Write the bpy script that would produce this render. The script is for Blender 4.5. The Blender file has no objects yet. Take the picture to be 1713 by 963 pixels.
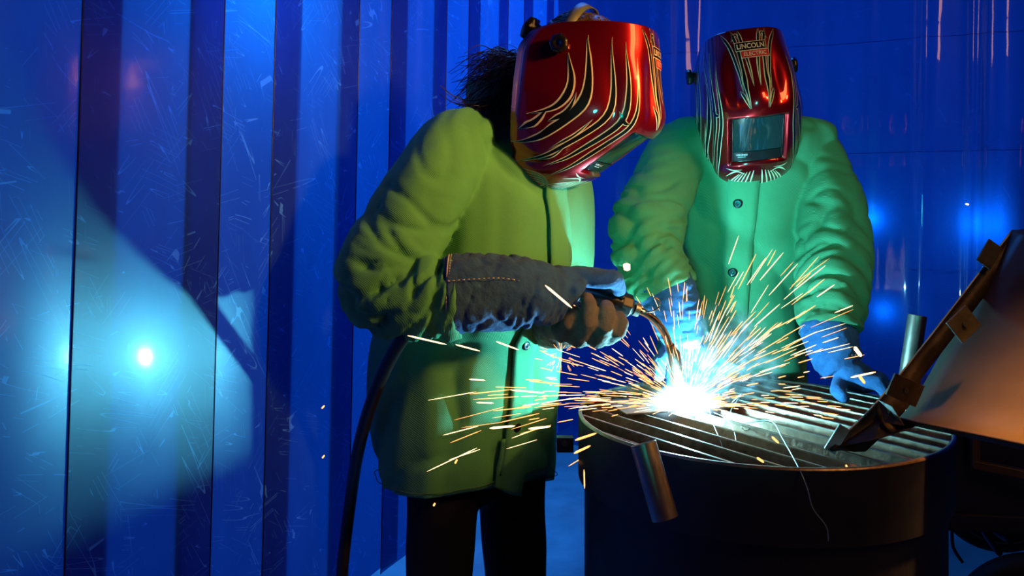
import bpy, bmesh, math, random
import numpy as np
from mathutils import Vector, Matrix, noise

# ------------------------------------------------------------------ camera, world, lights
C = bpy.context.scene.collection
SC = bpy.context.scene
CAMZ = 1.25
FPX = 1430.0
def P(px, py, Z):
    """a point of the room at depth Z in front of the camera"""
    return Vector(((px - 856.5) / FPX * Z, Z, CAMZ - (py - 340.0) / FPX * Z))

cam_d = bpy.data.cameras.new('camera')
cam = bpy.data.objects.new('camera', cam_d)
C.objects.link(cam)
cam.location = (0, 0, CAMZ)
cam.rotation_euler = (math.radians(90), 0, 0)
cam_d.sensor_width = 36
cam_d.lens = 36 * FPX / 1713
cam_d.shift_y = -(481.5 - 340.0) / 1713
cam_d.clip_start = 0.02
SC.camera = cam
SC.view_settings.view_transform = 'Standard'
SC.view_settings.look = 'None'
SC.view_settings.gamma = 1
SC.view_settings.exposure = 0.0
SC.cycles.max_bounces = 10
SC.cycles.diffuse_bounces = 4
SC.cycles.volume_step_rate = 1.0
SC.cycles.sample_clamp_indirect = 4.0

world = bpy.data.worlds.new('world')
SC.world = world
world.use_nodes = True
bgn = world.node_tree.nodes['Background']
bgn.inputs[0].default_value = (0.0, 0.012, 0.10, 1)
bgn.inputs[1].default_value = 0.10

def area(name, loc, target, size, power, col, size_y=None, spread=180):
    l = bpy.data.lights.new(name, 'AREA')
    l.shape = 'RECTANGLE'
    l.size = size; l.size_y = size_y or size
    l.energy = power; l.color = col
    l.spread = math.radians(spread)
    o = bpy.data.objects.new(name, l); C.objects.link(o)
    o.location = loc
    o.rotation_euler = (Vector(target) - Vector(loc)).to_track_quat('-Z', 'Y').to_euler()
    return o
def point(name, loc, power, col, r=0.03):
    l = bpy.data.lights.new(name, 'POINT')
    l.energy = power; l.color = col; l.shadow_soft_size = r
    o = bpy.data.objects.new(name, l); C.objects.link(o); o.location = loc
    return o

ARC = Vector((0.343, 1.700, 0.853))
WX0, WS = -1.11, 0.402                      # the strip curtain runs along x = WX0 + WS*y
WD = Vector((WS, 1, 0)).normalized()         # along it, away from the camera
WN = Vector((WD.y, -WD.x, 0))                # its normal, into the booth
def wall(Z, z, off=0.0):
    return Vector((WX0 + WS * Z, Z, z)) + WN * off
CORNER = wall(3.19, 0)
BD = WN.copy()                               # the back curtain runs square to it
BN = -WD
def back(t, z, off=0.0):
    return Vector((CORNER.x, CORNER.y, z)) + BD * t + BN * off

# warm softbox right of the camera
area('warm_softbox', (1.50, 0.30, 2.45), (0.2, 1.9, 1.4), 0.50, 9, (1.0, 0.42, 0.12), 0.80, 170)
# gridded warm lamp aimed at the welder on the left only
area('warm_grid_lamp', (1.75, 0.55, 2.0), (-0.14, 1.74, 1.24), 0.22, 2.7, (1.0, 0.42, 0.08), 0.22, 30)
# added narrow teal fill left of the camera, brightening the welder behind the drum
area('added_teal_fill', (-0.12, -0.35, 1.10), (0.54, 2.05, 1.26), 0.2, 0.62, (0.02, 0.85, 0.72), 0.2, 22)
# added warm fill from above, giving the sheet metal its orange light
area('added_warm_sheet_fill', (1.00, 1.10, 2.2), (0.84, 1.33, 0.90), 0.10, 2.0, (1.0, 0.36, 0.05), 0.10, 17)
# blue lamps behind the plastic curtains
BLUE = (0.02, 0.22, 1.0)
area('blue_lamp_behind_strips', wall(2.0, 2.55, -0.55), wall(2.0, 1.2), 1.7, 8.5, BLUE, 0.5, 170)
point('blue_spot_behind_strips', wall(1.60, 1.68, -0.17), 6.0, (0.02, 0.45, 1.0), 0.08)
area('blue_lamp_behind_back_curtain', back(0.9, 1.7, -0.95), back(0.9, 1.2), 2.2, 8.5, BLUE, 1.4, 170)
for (t, z, e) in ((1.08, 1.20, 0.30), (1.40, 1.185, 0.65), (1.12, 0.90, 0.18)):
    point('blue_bulb_behind_back_curtain', back(t, z, -0.05), e, (0.01, 0.42, 1.0), 0.02)
# blue lamp over the booth, behind the welders
area('blue_lamp_overhead', (0.25, 2.75, 2.7), (0.3, 2.4, 0), 0.7, 9, (0.02, 0.24, 1.0), 0.5)
area('blue_lamp_floor_beyond', (-1.0, 3.3, 2.3), (-0.6, 3.2, 0), 1.2, 70, (0.02, 0.24, 1.0), 1.2)
area('blue_rim_lamp', (-1.05, 1.15, 2.1), (-0.2, 1.7, 1.2), 0.3, 1.6, (0.03, 0.2, 1.0), 0.6)

# ------------------------------------------------------------------ helpers
def nodes(name):
    m = bpy.data.materials.new(name); m.use_nodes = True
    nt = m.node_tree; nt.nodes.clear()
    out = nt.nodes.new('ShaderNodeOutputMaterial')
    return m, nt, out
def pbsdf(nt, col=(0.5,0.5,0.5), rough=0.5, metal=0.0, coat=0.0, coat_rough=0.05, sheen=0.0, spec=0.5):
    b = nt.nodes.new('ShaderNodeBsdfPrincipled')
    b.inputs['Base Color'].default_value = (*col, 1)
    b.inputs['Roughness'].default_value = rough
    b.inputs['Metallic'].default_value = metal
    b.inputs['Coat Weight'].default_value = coat
    b.inputs['Coat Roughness'].default_value = coat_rough
    b.inputs['Sheen Weight'].default_value = sheen
    b.inputs['Specular IOR Level'].default_value = spec
    return b
def tc(nt, scale=(1,1,1), rot=(0,0,0)):
    t = nt.nodes.new('ShaderNodeTexCoord'); mp = nt.nodes.new('ShaderNodeMapping')
    mp.inputs['Scale'].default_value = scale; mp.inputs['Rotation'].default_value = rot
    nt.links.new(t.outputs['Object'], mp.inputs['Vector'])
    return mp.outputs[0]
def tnoise(nt, vec, scale, detail=4, rough=0.6):
    n = nt.nodes.new('ShaderNodeTexNoise')
    n.inputs['Scale'].default_value = scale; n.inputs['Detail'].default_value = detail
    n.inputs['Roughness'].default_value = rough
    nt.links.new(vec, n.inputs['Vector']); return n.outputs['Fac']
def ramp(nt, fac, stops):
    r = nt.nodes.new('ShaderNodeValToRGB'); e = r.color_ramp.elements
    while len(e) < len(stops): e.new(0.5)
    for el, (p, c) in zip(e, stops):
        el.position = p; el.color = (*c, 1) if len(c) == 3 else c
    nt.links.new(fac, r.inputs[0]); return r.outputs[0]
def bump(nt, h, b, strength=0.3, dist=0.002):
    n = nt.nodes.new('ShaderNodeBump'); n.inputs['Strength'].default_value = strength
    n.inputs['Distance'].default_value = dist
    nt.links.new(h, n.inputs['Height']); nt.links.new(n.outputs[0], b.inputs['Normal'])
    return n
def math_n(nt, op, a, b=None, c=None):
    n = nt.nodes.new('ShaderNodeMath'); n.operation = op
    for i, v in enumerate((a, b, c)):
        if v is None: continue
        if isinstance(v, (int, float)): n.inputs[i].default_value = v
        else: nt.links.new(v, n.inputs[i])
    return n.outputs[0]
def noisy(name, c1, c2, rough, metal=0.0, scale=20, bstr=0.3, bdist=0.002, rr=0.15, **k):
    m, nt, out = nodes(name); b = pbsdf(nt, c1, rough, metal, **k)
    v = tc(nt); n = tnoise(nt, v, scale, 6)
    nt.links.new(ramp(nt, n, [(0.35, c1), (0.65, c2)]), b.inputs['Base Color'])
    n2 = tnoise(nt, v, scale * 3, 5)
    nt.links.new(math_n(nt, 'MULTIPLY_ADD', n2, rr * 2, rough - rr), b.inputs['Roughness'])
    bump(nt, n2, b, bstr, bdist)
    nt.links.new(b.outputs[0], out.inputs[0]); return m
def plain(name, col, rough=0.5, metal=0.0, **k):
    m, nt, out = nodes(name); b = pbsdf(nt, col, rough, metal, **k)
    v = tc(nt); n = tnoise(nt, v, 60, 3)
    nt.links.new(math_n(nt, 'MULTIPLY_ADD', n, 0.12, max(0.02, rough - 0.06)), b.inputs['Roughness'])
    nt.links.new(b.outputs[0], out.inputs[0]); return m
def emit(name, col, s):
    m, nt, out = nodes(name); e = nt.nodes.new('ShaderNodeEmission')
    e.inputs[0].default_value = (*col, 1); e.inputs[1].default_value = s
    nt.links.new(e.outputs[0], out.inputs[0]); return m

def curtain_mat(name, trans, haze, tw=0.6, scratch=1.0, rough=0.09, ior=1.4, wide=0.72, lift=0.0):
    """coloured see-through plastic: dyed translucent body, hazy scratched skin, glossy surface"""
    m, nt, out = nodes(name)
    v = tc(nt)
    # scratches: thin level lines of stretched, turned noise
    def uvm(sx, sy, rot, off):
        t = nt.nodes.new('ShaderNodeUVMap'); mp = nt.nodes.new('ShaderNodeMapping'); mp.vector_type = 'TEXTURE'
        mp.inputs['Rotation'].default_value = (0, 0, rot); mp.inputs['Scale'].default_value = (1 / sx, 1 / sy, 1); mp.inputs['Location'].default_value = (off, off, 0)
        nt.links.new(t.outputs[0], mp.inputs['Vector']); return mp.outputs[0]
    masks = []
    for i, (rot, ns, st, w, gt) in enumerate(((0.5, 60, 0.05, 0.008, 0.57), (-0.75, 52, 0.05, 0.007, 0.58), (1.25, 70, 0.06, 0.008, 0.56), (-1.35, 46, 0.035, 0.006, 0.58), (0.05, 80, 0.05, 0.007, 0.60), (0.9, 38, 0.08, 0.004, 0.55))):
        n = tnoise(nt, uvm(1, st, rot, 3.7 * i), ns, 0.0, 0.4)
        d = math_n(nt, 'ABSOLUTE', math_n(nt, 'SUBTRACT', n, 0.5 + 0.02 * i))
        line = math_n(nt, 'LESS_THAN', d, w)
        gate = math_n(nt, 'GREATER_THAN', tnoise(nt, uvm(1, 0.7, rot, 9.1 * i), 9 + 2 * i, 2), gt)
        masks.append(math_n(nt, 'MULTIPLY', line, gate))
    s = masks[0]
    for q in masks[1:]: s = math_n(nt, 'MAXIMUM', s, q)
    s = math_n(nt, 'MULTIPLY', s, scratch)
    smudge = tnoise(nt, tc(nt, (1, 1, 0.35)), 5, 8, 0.7)
    fine = tnoise(nt, tc(nt, (1, 1, 0.6), (0.4, 0.3, 0)), 60, 6, 0.7)
    dif = nt.nodes.new('ShaderNodeBsdfDiffuse')
    amt = math_n(nt, 'MULTIPLY', math_n(nt, 'MULTIPLY_ADD', smudge, 1.6, -0.25), math_n(nt, 'ADD', fine, 0.35))
    amt = math_n(nt, 'ADD', amt, math_n(nt, 'MULTIPLY', s, 7.0))
    mix = nt.nodes.new('ShaderNodeMix'); mix.data_type = 'RGBA'
    mix.inputs['A'].default_value = (0, 0, 0, 1); mix.inputs['B'].default_value = (*haze, 1)
    nt.links.new(math_n(nt, 'MINIMUM', amt, 7.0), mix.inputs[0]); mix.clamp_factor = False
    nt.links.new(mix.outputs['Result'], dif.inputs[0])
    tr = nt.nodes.new('ShaderNodeBsdfTranslucent')
    tcol = nt.nodes.new('ShaderNodeMix'); tcol.data_type = 'RGBA'
    tcol.inputs['A'].default_value = (*[c * 0.55 for c in trans], 1)
    tcol.inputs['B'].default_value = (*[min(1, c * 1.3) for c in trans], 1)
    nt.links.new(math_n(nt, 'MULTIPLY_ADD', s, 0.35, math_n(nt, 'MULTIPLY', smudge, 0.9)), tcol.inputs[0])
    nt.links.new(tcol.outputs['Result'], tr.inputs[0])
    mx = nt.nodes.new('ShaderNodeMixShader'); mx.inputs[0].default_value = tw
    nt.links.new(dif.outputs[0], mx.inputs[1]); nt.links.new(tr.outputs[0], mx.inputs[2])
    gl = nt.nodes.new('ShaderNodeBsdfGlossy'); gl.inputs['Color'].default_value = (0.9, 0.95, 1, 1)
    gl.inputs['Roughness'].default_value = rough
    gl2 = nt.nodes.new('ShaderNodeBsdfGlossy'); gl2.inputs['Color'].default_value = (0.42, 0.76, 0.95, 1)
    gl2.inputs['Roughness'].default_value = 0.37
    g = nt.nodes.new('ShaderNodeMixShader'); g.inputs[0].default_value = wide
    nt.links.new(gl.outputs[0], g.inputs[1]); nt.links.new(gl2.outputs[0], g.inputs[2])
    lw = nt.nodes.new('ShaderNodeLayerWeight'); lw.inputs['Blend'].default_value = 0.5
    f0 = ((ior - 1) / (ior + 1)) ** 2
    fre = math_n(nt, 'MULTIPLY_ADD', math_n(nt, 'POWER', lw.outputs['Facing'], 5.0), 0.6, f0 + lift)
    fm = nt.nodes.new('ShaderNodeMixShader')
    nt.links.new(fre, fm.inputs[0])
    nt.links.new(mx.outputs[0], fm.inputs[1]); nt.links.new(g.outputs[0], fm.inputs[2])
    nt.links.new(fm.outputs[0], out.inputs[0])
    h = math_n(nt, 'ADD', math_n(nt, 'MULTIPLY', fine, 0.15), math_n(nt, 'MULTIPLY', s, -0.6))
    bp = nt.nodes.new('ShaderNodeBump'); bp.inputs['Strength'].default_value = 0.25; bp.inputs['Distance'].default_value = 0.001
    nt.links.new(h, bp.inputs['Height'])
    nt.links.new(bp.outputs[0], gl2.inputs['Normal'])
    return m

def fabric(name, c1, c2, twill=900, rough=0.85, sheen=0.25):
    m, nt, out = nodes(name); b = pbsdf(nt, c1, rough, sheen=sheen, spec=0.25)
    b.inputs['Sheen Tint'].default_value = (*c2, 1)
    v = tc(nt)
    n = tnoise(nt, v, 7, 5)
    nt.links.new(ramp(nt, n, [(0.3, c1), (0.7, c2)]), b.inputs['Base Color'])
    w = nt.nodes.new('ShaderNodeTexWave'); w.wave_type = 'BANDS'; w.bands_direction = 'DIAGONAL'
    w.inputs['Scale'].default_value = twill / 6.28; w.inputs['Distortion'].default_value = 0.6
    nt.links.new(v, w.inputs['Vector'])
    h = math_n(nt, 'ADD', math_n(nt, 'MULTIPLY', w.outputs['Fac'], 0.5), tnoise(nt, v, 250, 3))
    bump(nt, h, b, 0.45, 0.0012)
    nt.links.new(b.outputs[0], out.inputs[0]); return m

M = {}
M['strip'] = curtain_mat('strip_plastic', (0.04, 0.26, 0.72), (0.014, 0.080, 0.11), 0.62, ior=1.5, lift=0.115, wide=0.88)
M['strip_edge'] = plain('strip_edge', (0.0, 0.01, 0.08), 0.3)
M['sheet'] = curtain_mat('sheet_plastic', (0.05, 0.26, 0.95), (0.01, 0.03, 0.08), 0.7, 0.3, 0.045, 1.5, 0.2, 0.015)
M['floor'] = noisy('concrete_floor', (0.30, 0.31, 0.33), (0.42, 0.43, 0.45), 0.55, 0, 6, 0.3, 0.003)
M['green'] = fabric('green_fabric', (0.060, 0.26, 0.125), (0.078, 0.32, 0.16))
M['thread'] = plain('thread', (0.05, 0.17, 0.07), 0.8)
M['trousers'] = fabric('black_fabric', (0.006, 0.007, 0.012), (0.010, 0.011, 0.018), 700, 0.9, 0.05)
M['blue_suede'] = noisy('blue_suede', (0.012, 0.085, 0.26), (0.022, 0.12, 0.34), 0.9, 0, 40, 0.8, 0.003, 0.05, sheen=0.04)
M['navy_suede'] = noisy('dark_blue_suede', (0.006, 0.042, 0.17), (0.012, 0.075, 0.26), 0.9, 0, 40, 0.8, 0.003, 0.05, sheen=0.04)
M['brown_suede'] = noisy('grey_brown_suede', (0.08, 0.07, 0.066), (0.13, 0.11, 0.10), 0.92, 0, 40, 0.8, 0.003, 0.05, sheen=0.04)
M['stitch'] = plain('pale_thread', (0.45, 0.45, 0.42), 0.8)
M['skin'] = noisy('skin', (0.45, 0.26, 0.18), (0.50, 0.29, 0.21), 0.5, 0, 30, 0.1)
M['black_rubber'] = plain('black_rubber', (0.008, 0.008, 0.010), 0.45)
M['black_plastic'] = plain('black_plastic', (0.010, 0.010, 0.012), 0.22)
M['grey_plastic'] = noisy('grey_plastic', (0.10, 0.13, 0.12), (0.14, 0.17, 0.15), 0.4, 0, 50, 0.1)
M['snap'] = plain('dark_snap', (0.03, 0.04, 0.045), 0.28, 0.8)
M['red'] = None
M['drum'] = noisy('dark_steel', (0.007, 0.010, 0.024), (0.014, 0.018, 0.042), 0.5, 0.1, 9, 0.35, 0.002)
M['bar'] = noisy('rusty_bar', (0.16, 0.075, 0.045), (0.34, 0.16, 0.10), 0.45, 0.45, 35, 0.6, 0.002)
M['barworn'] = noisy('worn_steel', (0.20, 0.15, 0.12), (0.34, 0.27, 0.22), 0.38, 0.85, 50, 0.5, 0.001)
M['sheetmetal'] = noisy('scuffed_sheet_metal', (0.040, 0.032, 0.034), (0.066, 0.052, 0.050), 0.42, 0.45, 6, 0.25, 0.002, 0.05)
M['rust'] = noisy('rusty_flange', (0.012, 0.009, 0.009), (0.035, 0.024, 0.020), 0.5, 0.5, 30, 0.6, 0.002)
M['tabmetal'] = noisy('dark_tab_steel', (0.018, 0.018, 0.022), (0.05, 0.05, 0.055), 0.5, 0.5, 40, 0.4, 0.001)
M['zinc'] = noisy('grey_pipe_steel', (0.26, 0.25, 0.23), (0.38, 0.36, 0.33), 0.38, 0.8, 25, 0.3, 0.001)
M['copper'] = plain('coppery_chrome', (0.55, 0.38, 0.26), 0.16, 1.0)
M['nozzle'] = noisy('scorched_nozzle', (0.10, 0.075, 0.06), (0.20, 0.14, 0.11), 0.4, 0.85, 60, 0.4, 0.001)
M['wire'] = plain('pale_wire', (0.35, 0.55, 0.60), 0.35, 0.6)
M['cart_blue'] = noisy('navy_paint', (0.008, 0.012, 0.055), (0.012, 0.018, 0.075), 0.35, 0.1, 12, 0.1)
M['tube_brown'] = noisy('brown_tube', (0.09, 0.06, 0.05), (0.14, 0.10, 0.08), 0.45, 0.5, 25, 0.2)
M['tyre'] = noisy('tyre_rubber', (0.006, 0.006, 0.008), (0.012, 0.012, 0.014), 0.7, 0, 30, 0.3)
M['rim'] = noisy('dusty_rim', (0.06, 0.07, 0.09), (0.10, 0.11, 0.13), 0.5, 0.5, 30, 0.2)
M['spark'] = emit('glowing_spark', (1.0, 0.36, 0.10), 3.0)
M['spark_hot'] = emit('white_hot_spark', (1.0, 0.60, 0.30), 3.5)
M['arc'] = emit('welding_arc', (0.24, 0.85, 1.0), 6500.0)
M['cream'] = plain('cream_print', (0.80, 0.66, 0.44), 0.3)
M['black_print'] = plain('black_print', (0.006, 0.006, 0.008), 0.2)
M['white_print'] = plain('white_print', (0.7, 0.7, 0.72), 0.3)
M['red_print'] = plain('red_print', (0.65, 0.02, 0.02), 0.25)
M['boot'] = noisy('boot_leather', (0.02, 0.018, 0.016), (0.035, 0.03, 0.026), 0.5, 0, 40, 0.3)
def red_paint():
    m, nt, out = nodes('candy_red_paint')
    b = pbsdf(nt, (0.62, 0.006, 0.010), 0.28, 0.8, 1.0, 0.04); b.inputs['Coat IOR'].default_value = 1.75
    v = tc(nt); n = tnoise(nt, v, 900, 2)
    nt.links.new(ramp(nt, n, [(0.3, (0.28, 0.002, 0.006)), (0.7, (0.42, 0.004, 0.010))]), b.inputs['Base Color'])
    bump(nt, tnoise(nt, v, 14, 2), b, 0.05, 0.002)
    nt.links.new(b.outputs[0], out.inputs[0]); return m
M['red'] = red_paint()
def lens_glass():
    m, nt, out = nodes('dark_green_filter_glass')
    b = pbsdf(nt, (0.010, 0.035, 0.040), 0.05, 0.0, 1.0, 0.02, spec=0.9)
    nt.links.new(tnoise(nt, tc(nt), 8, 2), b.inputs['Coat Weight'])
    nt.links.new(b.outputs[0], out.inputs[0]); b.inputs['Coat IOR'].default_value = 1.8
    return m
M['lens'] = lens_glass()
def hair_mat(name, c1, c2):
    m, nt, out = nodes(name); b = pbsdf(nt, c1, 0.35, sheen=0.1)
    nt.links.new(ramp(nt, tnoise(nt, tc(nt), 30, 3), [(0.3, c1), (0.7, c2)]), b.inputs['Base Color'])
    nt.links.new(b.outputs[0], out.inputs[0]); return m
M['hair'] = hair_mat('dark_brown_hair', (0.018, 0.010, 0.008), (0.07, 0.032, 0.018))

def tag(o, label=None, cat=None, group=None, kind=None):
    if label: o['label'] = label
    if cat: o['category'] = cat
    if group: o['group'] = group
    if kind: o['kind'] = kind
    return o
def thing(name, loc, label, cat, group=None):
    o = bpy.data.objects.new(name, None); C.objects.link(o); o.location = loc
    o.empty_display_size = 0.05
    return tag(o, label, cat, group)
def link(name, me, parent=None):
    o = bpy.data.objects.new(name, me); C.objects.link(o)
    if parent is not None:
        o.parent = parent
        if parent.parent is None:
            o.matrix_parent_inverse = Matrix.Translation(-Vector(parent.location))
    return o
def rebase(o):
    """move a top-level mesh's origin to its base"""
    n = len(o.data.vertices); co = np.empty(n * 3, dtype=np.float32); o.data.vertices.foreach_get('co', co)
    co = co.reshape(-1, 3); lo, hi = co.min(0), co.max(0)
    b = np.array([(lo[0] + hi[0]) / 2, (lo[1] + hi[1]) / 2, lo[2]], dtype=np.float32)
    o.data.vertices.foreach_set('co', (co - b).ravel()); o.location = [float(q) for q in b]
    o.data.update()
    return o

def plane_uv(me, d):
    uv = me.uv_layers.new(name='UVMap'); n = len(me.loops)
    co = np.empty(len(me.vertices) * 3); me.vertices.foreach_get('co', co); co = co.reshape(-1, 3)
    li = np.empty(n, dtype=np.int32); me.loops.foreach_get('vertex_index', li); p = co[li]
    uv.data.foreach_set('uv', np.stack([p[:, 0] * d.x + p[:, 1] * d.y, p[:, 2]], 1).astype(np.float32).ravel())
class MB:
    """collects shapes into one mesh, with a material slot per shape"""
    def __init__(s): s.v = []; s.f = []; s.m = []; s.mats = []; s.n = 0
    def slot(s, m):
        if m not in s.mats: s.mats.append(m)
        return s.mats.index(m)
    def add(s, v, f, m=None):
        k = s.slot(m) if m else 0
        s.v.extend([tuple(p) for p in v]); s.f.extend([tuple(i + s.n for i in q) for q in f]); s.m.extend([k] * len(f))
        s.n += len(v); return s
    def grid(s, pts, nu, nv, m=None, wrapu=False, caps=False):
        f = []
        for j in range(nv - 1):
            for i in range(nu if wrapu else nu - 1):
                a = j * nu + i; b = j * nu + (i + 1) % nu
                f.append((a, b, b + nu, a + nu))
        if caps:
            f.append(tuple(range(nu))[::-1]); f.append(tuple(range((nv - 1) * nu, nv * nu)))
        return s.add(pts, f, m)
    def box(s, c, h, m=None, R=None):
        v = []
        for z in (-1, 1):
            for y in (-1, 1):
                for x in (-1, 1):
                    q = Vector((x * h[0], y * h[1], z * h[2]))
                    if R is not None: q = R @ q
                    v.append(Vector(c) + q)
        return s.add(v, [(0,2,3,1),(4,5,7,6),(0,1,5,4),(2,6,7,3),(0,4,6,2),(1,3,7,5)], m)
    def tube(s, path, r, m=None, seg=10, hemi=False, squash=None):
        path = [Vector(p) for p in path]
        rr = r if isinstance(r, (list, tuple)) else [r] * len(path)
        if hemi:
            d0 = (path[0] - path[1]).normalized(); d1 = (path[-1] - path[-2]).normalized()
            pre = [(path[0] + d0 * rr[0] * math.sin(a), rr[0] * math.cos(a)) for a in (1.5, 1.1, 0.7, 0.35)]
            post = [(path[-1] + d1 * rr[-1] * math.sin(a), rr[-1] * math.cos(a)) for a in (0.35, 0.7, 1.1, 1.5)]
            path = [p for p, _ in pre] + path + [p for p, _ in post]
            rr = [q for _, q in pre] + list(rr) + [q for _, q in post]
        pts = []; n0 = None
        for i, p in enumerate(path):
            t = (path[min(i + 1, len(path) - 1)] - path[max(i - 1, 0)]).normalized()
            if n0 is None:
                n0 = t.cross(Vector((0, 0, 1)) if abs(t.z) < 0.9 else Vector((1, 0, 0))).normalized()
            n0 = (n0 - t * n0.dot(t)).normalized(); b0 = t.cross(n0)
            for k in range(seg):
                a = 2 * math.pi * k / seg
                q = (n0 * math.cos(a) + b0 * math.sin(a)) * rr[i]
                pts.append(p + q)
        return s.grid(pts, seg, len(path), m, True, True)
    def ell(s, c, r, m=None, R=None, nu=20, nv=12):
        pts = []
        for j in range(nv):
            th = math.pi * (j + 0.02) / (nv - 1 + 0.04)
            for i in range(nu):
                a = 2 * math.pi * i / nu
                q = Vector((r[0] * math.sin(th) * math.cos(a), r[1] * math.sin(th) * math.sin(a), -r[2] * math.cos(th)))
                if R is not None: q = R @ q
                pts.append(Vector(c) + q)
        return s.grid(pts, nu, nv, m, True, True)
    def mesh(s, name, mat=None, smooth=True):
        me = bpy.data.meshes.new(name); me.from_pydata(s.v, [], s.f)
        if s.mats:
            for q in s.mats: me.materials.append(q)
            me.polygons.foreach_set('material_index', s.m)
        elif mat: me.materials.append(mat)
        me.update()
        bm = bmesh.new(); bm.from_mesh(me); bmesh.ops.recalc_face_normals(bm, faces=bm.faces); bm.to_mesh(me); bm.free()
        if smooth: me.polygons.foreach_set('use_smooth', [True] * len(me.polygons))
        return me
    def build(s, name, mat=None, parent=None, smooth=True, bevel=0.0):
        o = link(name, s.mesh(name, mat, smooth), parent)
        if bevel:
            b = o.modifiers.new('b', 'BEVEL'); b.width = bevel; b.segments = 2; b.limit_method = 'ANGLE'
        return o
def cyl_pts(c, ax, r, h, seg=24):
    return [Vector(c) - Vector(ax) * h / 2, Vector(c) + Vector(ax) * h / 2]
def sharp(o, ang=35):
    try:
        o.data.set_sharp_from_angle(angle=math.radians(ang))
    except Exception: pass
    return o
def catmull(pts, n):
    pts = [np.array(p, dtype=float) for p in pts]
    P_ = [2 * pts[0] - pts[1]] + pts + [2 * pts[-1] - pts[-2]]
    out = []
    segs = len(pts) - 1
    for i in range(n):
        t = i / (n - 1) * segs; k = min(int(t), segs - 1); t -= k
        a, b, c, d = P_[k:k + 4]
        out.append(0.5 * (2 * b + (c - a) * t + (2 * a - 5 * b + 4 * c - d) * t * t + (-a + 3 * b - 3 * c + d) * t ** 3))
    return out
def fused(mb, voxel, smooth_it, name, mat, disp=None):
    """union the closed shapes of mb into one continuous skin"""
    me = mb.mesh(name)
    me.materials.clear()
    o = bpy.data.objects.new('tmp', me); C.objects.link(o)
    r = o.modifiers.new('r', 'REMESH'); r.mode = 'VOXEL'; r.voxel_size = voxel; r.use_smooth_shade = True
    s = o.modifiers.new('s', 'SMOOTH'); s.factor = 0.5; s.iterations = smooth_it
    dg = bpy.context.evaluated_depsgraph_get()
    new = bpy.data.meshes.new_from_object(o.evaluated_get(dg))
    bpy.data.objects.remove(o)
    new.name = name; new.materials.clear(); new.materials.append(mat)
    if disp is not None:
        n = len(new.vertices); co = np.empty(n * 3); new.vertices.foreach_get('co', co); co = co.reshape(-1, 3)
        no = np.empty(n * 3); new.vertices.foreach_get('normal', no); no = no.reshape(-1, 3)
        d = np.array([disp(Vector(p)) for p in co])
        new.vertices.foreach_set('co', (co + no * d[:, None]).ravel()); new.update()
    new.polygons.foreach_set('use_smooth', [True] * len(new.polygons))
    return new

# ------------------------------------------------------------------ the setting
fl = MB()
fl.grid([Vector((-5 + 0.5 * i, -1.5 + 0.5 * j, 0.002 * math.sin(i * 3.1 + j))) for j in range(17) for i in range(23)], 23, 17)
f = fl.build('floor', M['floor']); f['kind'] = 'structure'

# strip curtain along the left: overlapping strips, odd ones in front, hanging a little out of plumb
sc_root = thing('strip_curtain', wall(2.2, 0.40), 'blue plastic strip curtain of overlapping scratched strips along the left side', 'curtain')
LEAN = 0.036
PITCH = 0.2020
for k in range(-2, 11):
    z0, z1 = 0.40 - 0.012 * (k % 3), 2.75
    Zs = PITCH * (k + 6.01); Ze = Zs + PITCH + 0.071
    front = (k % 2 == 0)
    mb = MB(); nu, nv = 17, 30; pts = []
    def sp(a, b):
        z = z0 + (z1 - z0) * b
        Z = Zs + (Ze - Zs) * a + LEAN * (z - 1.25) * 1.0
        bow = 0.004 * max(0, math.sin(math.pi * a)) ** 2 * (1 if k != 0 else 0.15) + 0.002 * math.sin(z * 2.1 + k) * max(0, math.sin(math.pi * a)) ** 2
        return wall(Z, z, (0.0045 if front else 0.0) + bow)
    for j in range(nv):
        for i in range(nu): pts.append(sp(i / (nu - 1), j / (nv - 1)))
    mb.grid(pts, nu, nv, M['strip'])
    for a in (0, 1):
        mb.tube([sp(a, j / 14) for j in range(15)], 0.0014, M['strip_edge'], 6)
    plane_uv(mb.build('curtain_strip', None, sc_root).data, WD)
rail = MB(); rail.box(wall(2.3, 2.78, 0.005), (0.03, 1.75, 0.03), None, Matrix.Rotation(-math.atan(WS), 3, 'Z'))
rail.build('hanging_rail', M['drum'], sc_root, False, 0.004)

# back curtain: one wide wavy plastic sheet with welded cross seams
bc = thing('sheet_curtain', back(1.3, 0.36), 'wide glossy blue plastic sheet curtain hanging behind the welder in teal', 'curtain')
mb = MB(); nu, nv = 300, 60; pts = []
random.seed(4)
FOLDS = [(random.uniform(0.0, 3.0), random.uniform(0.018, 0.06), random.uniform(-0.016, 0.022)) for _ in range(34)]
FOLDS += [(1.225, 0.022, 0.022), (1.36, 0.012, 0.014), (1.40, 0.012, 0.014), (1.07, 0.016, 0.015), (0.93, 0.02, -0.02), (1.53, 0.03, 0.026), (0.22, 0.03, 0.02), (0.33, 0.02, -0.02), (0.45, 0.03, 0.025)]
def bshape(t, z):
    d = 0.018 * math.sin(t * 4.3 + 0.4) + 0.007 * math.sin(t * 11 + 0.5 * z)
    for (c, w, a) in FOLDS:
        q = (t - c - 0.015 * (z - 1.2)) / w
        if abs(q) < 3.5: d += a * math.exp(-q * q) * (0.55 + 0.45 * math.sin(z * 1.3 + c * 9))
    for sz in (1.78, 1.415, 1.04):
        d -= 0.004 * math.exp(-((z - sz) / 0.010) ** 2)
    return d
for j in range(nv):
    z = 0.36 + 2.4 * j / (nv - 1)
    for i in range(nu):
        t = -0.02 + 2.9 * i / (nu - 1); pts.append(back(t, z, bshape(t, z)))
mb.grid(pts, nu, nv, M['sheet'])
plane_uv(mb.build('plastic_sheet', None, bc).data, BD)
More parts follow.
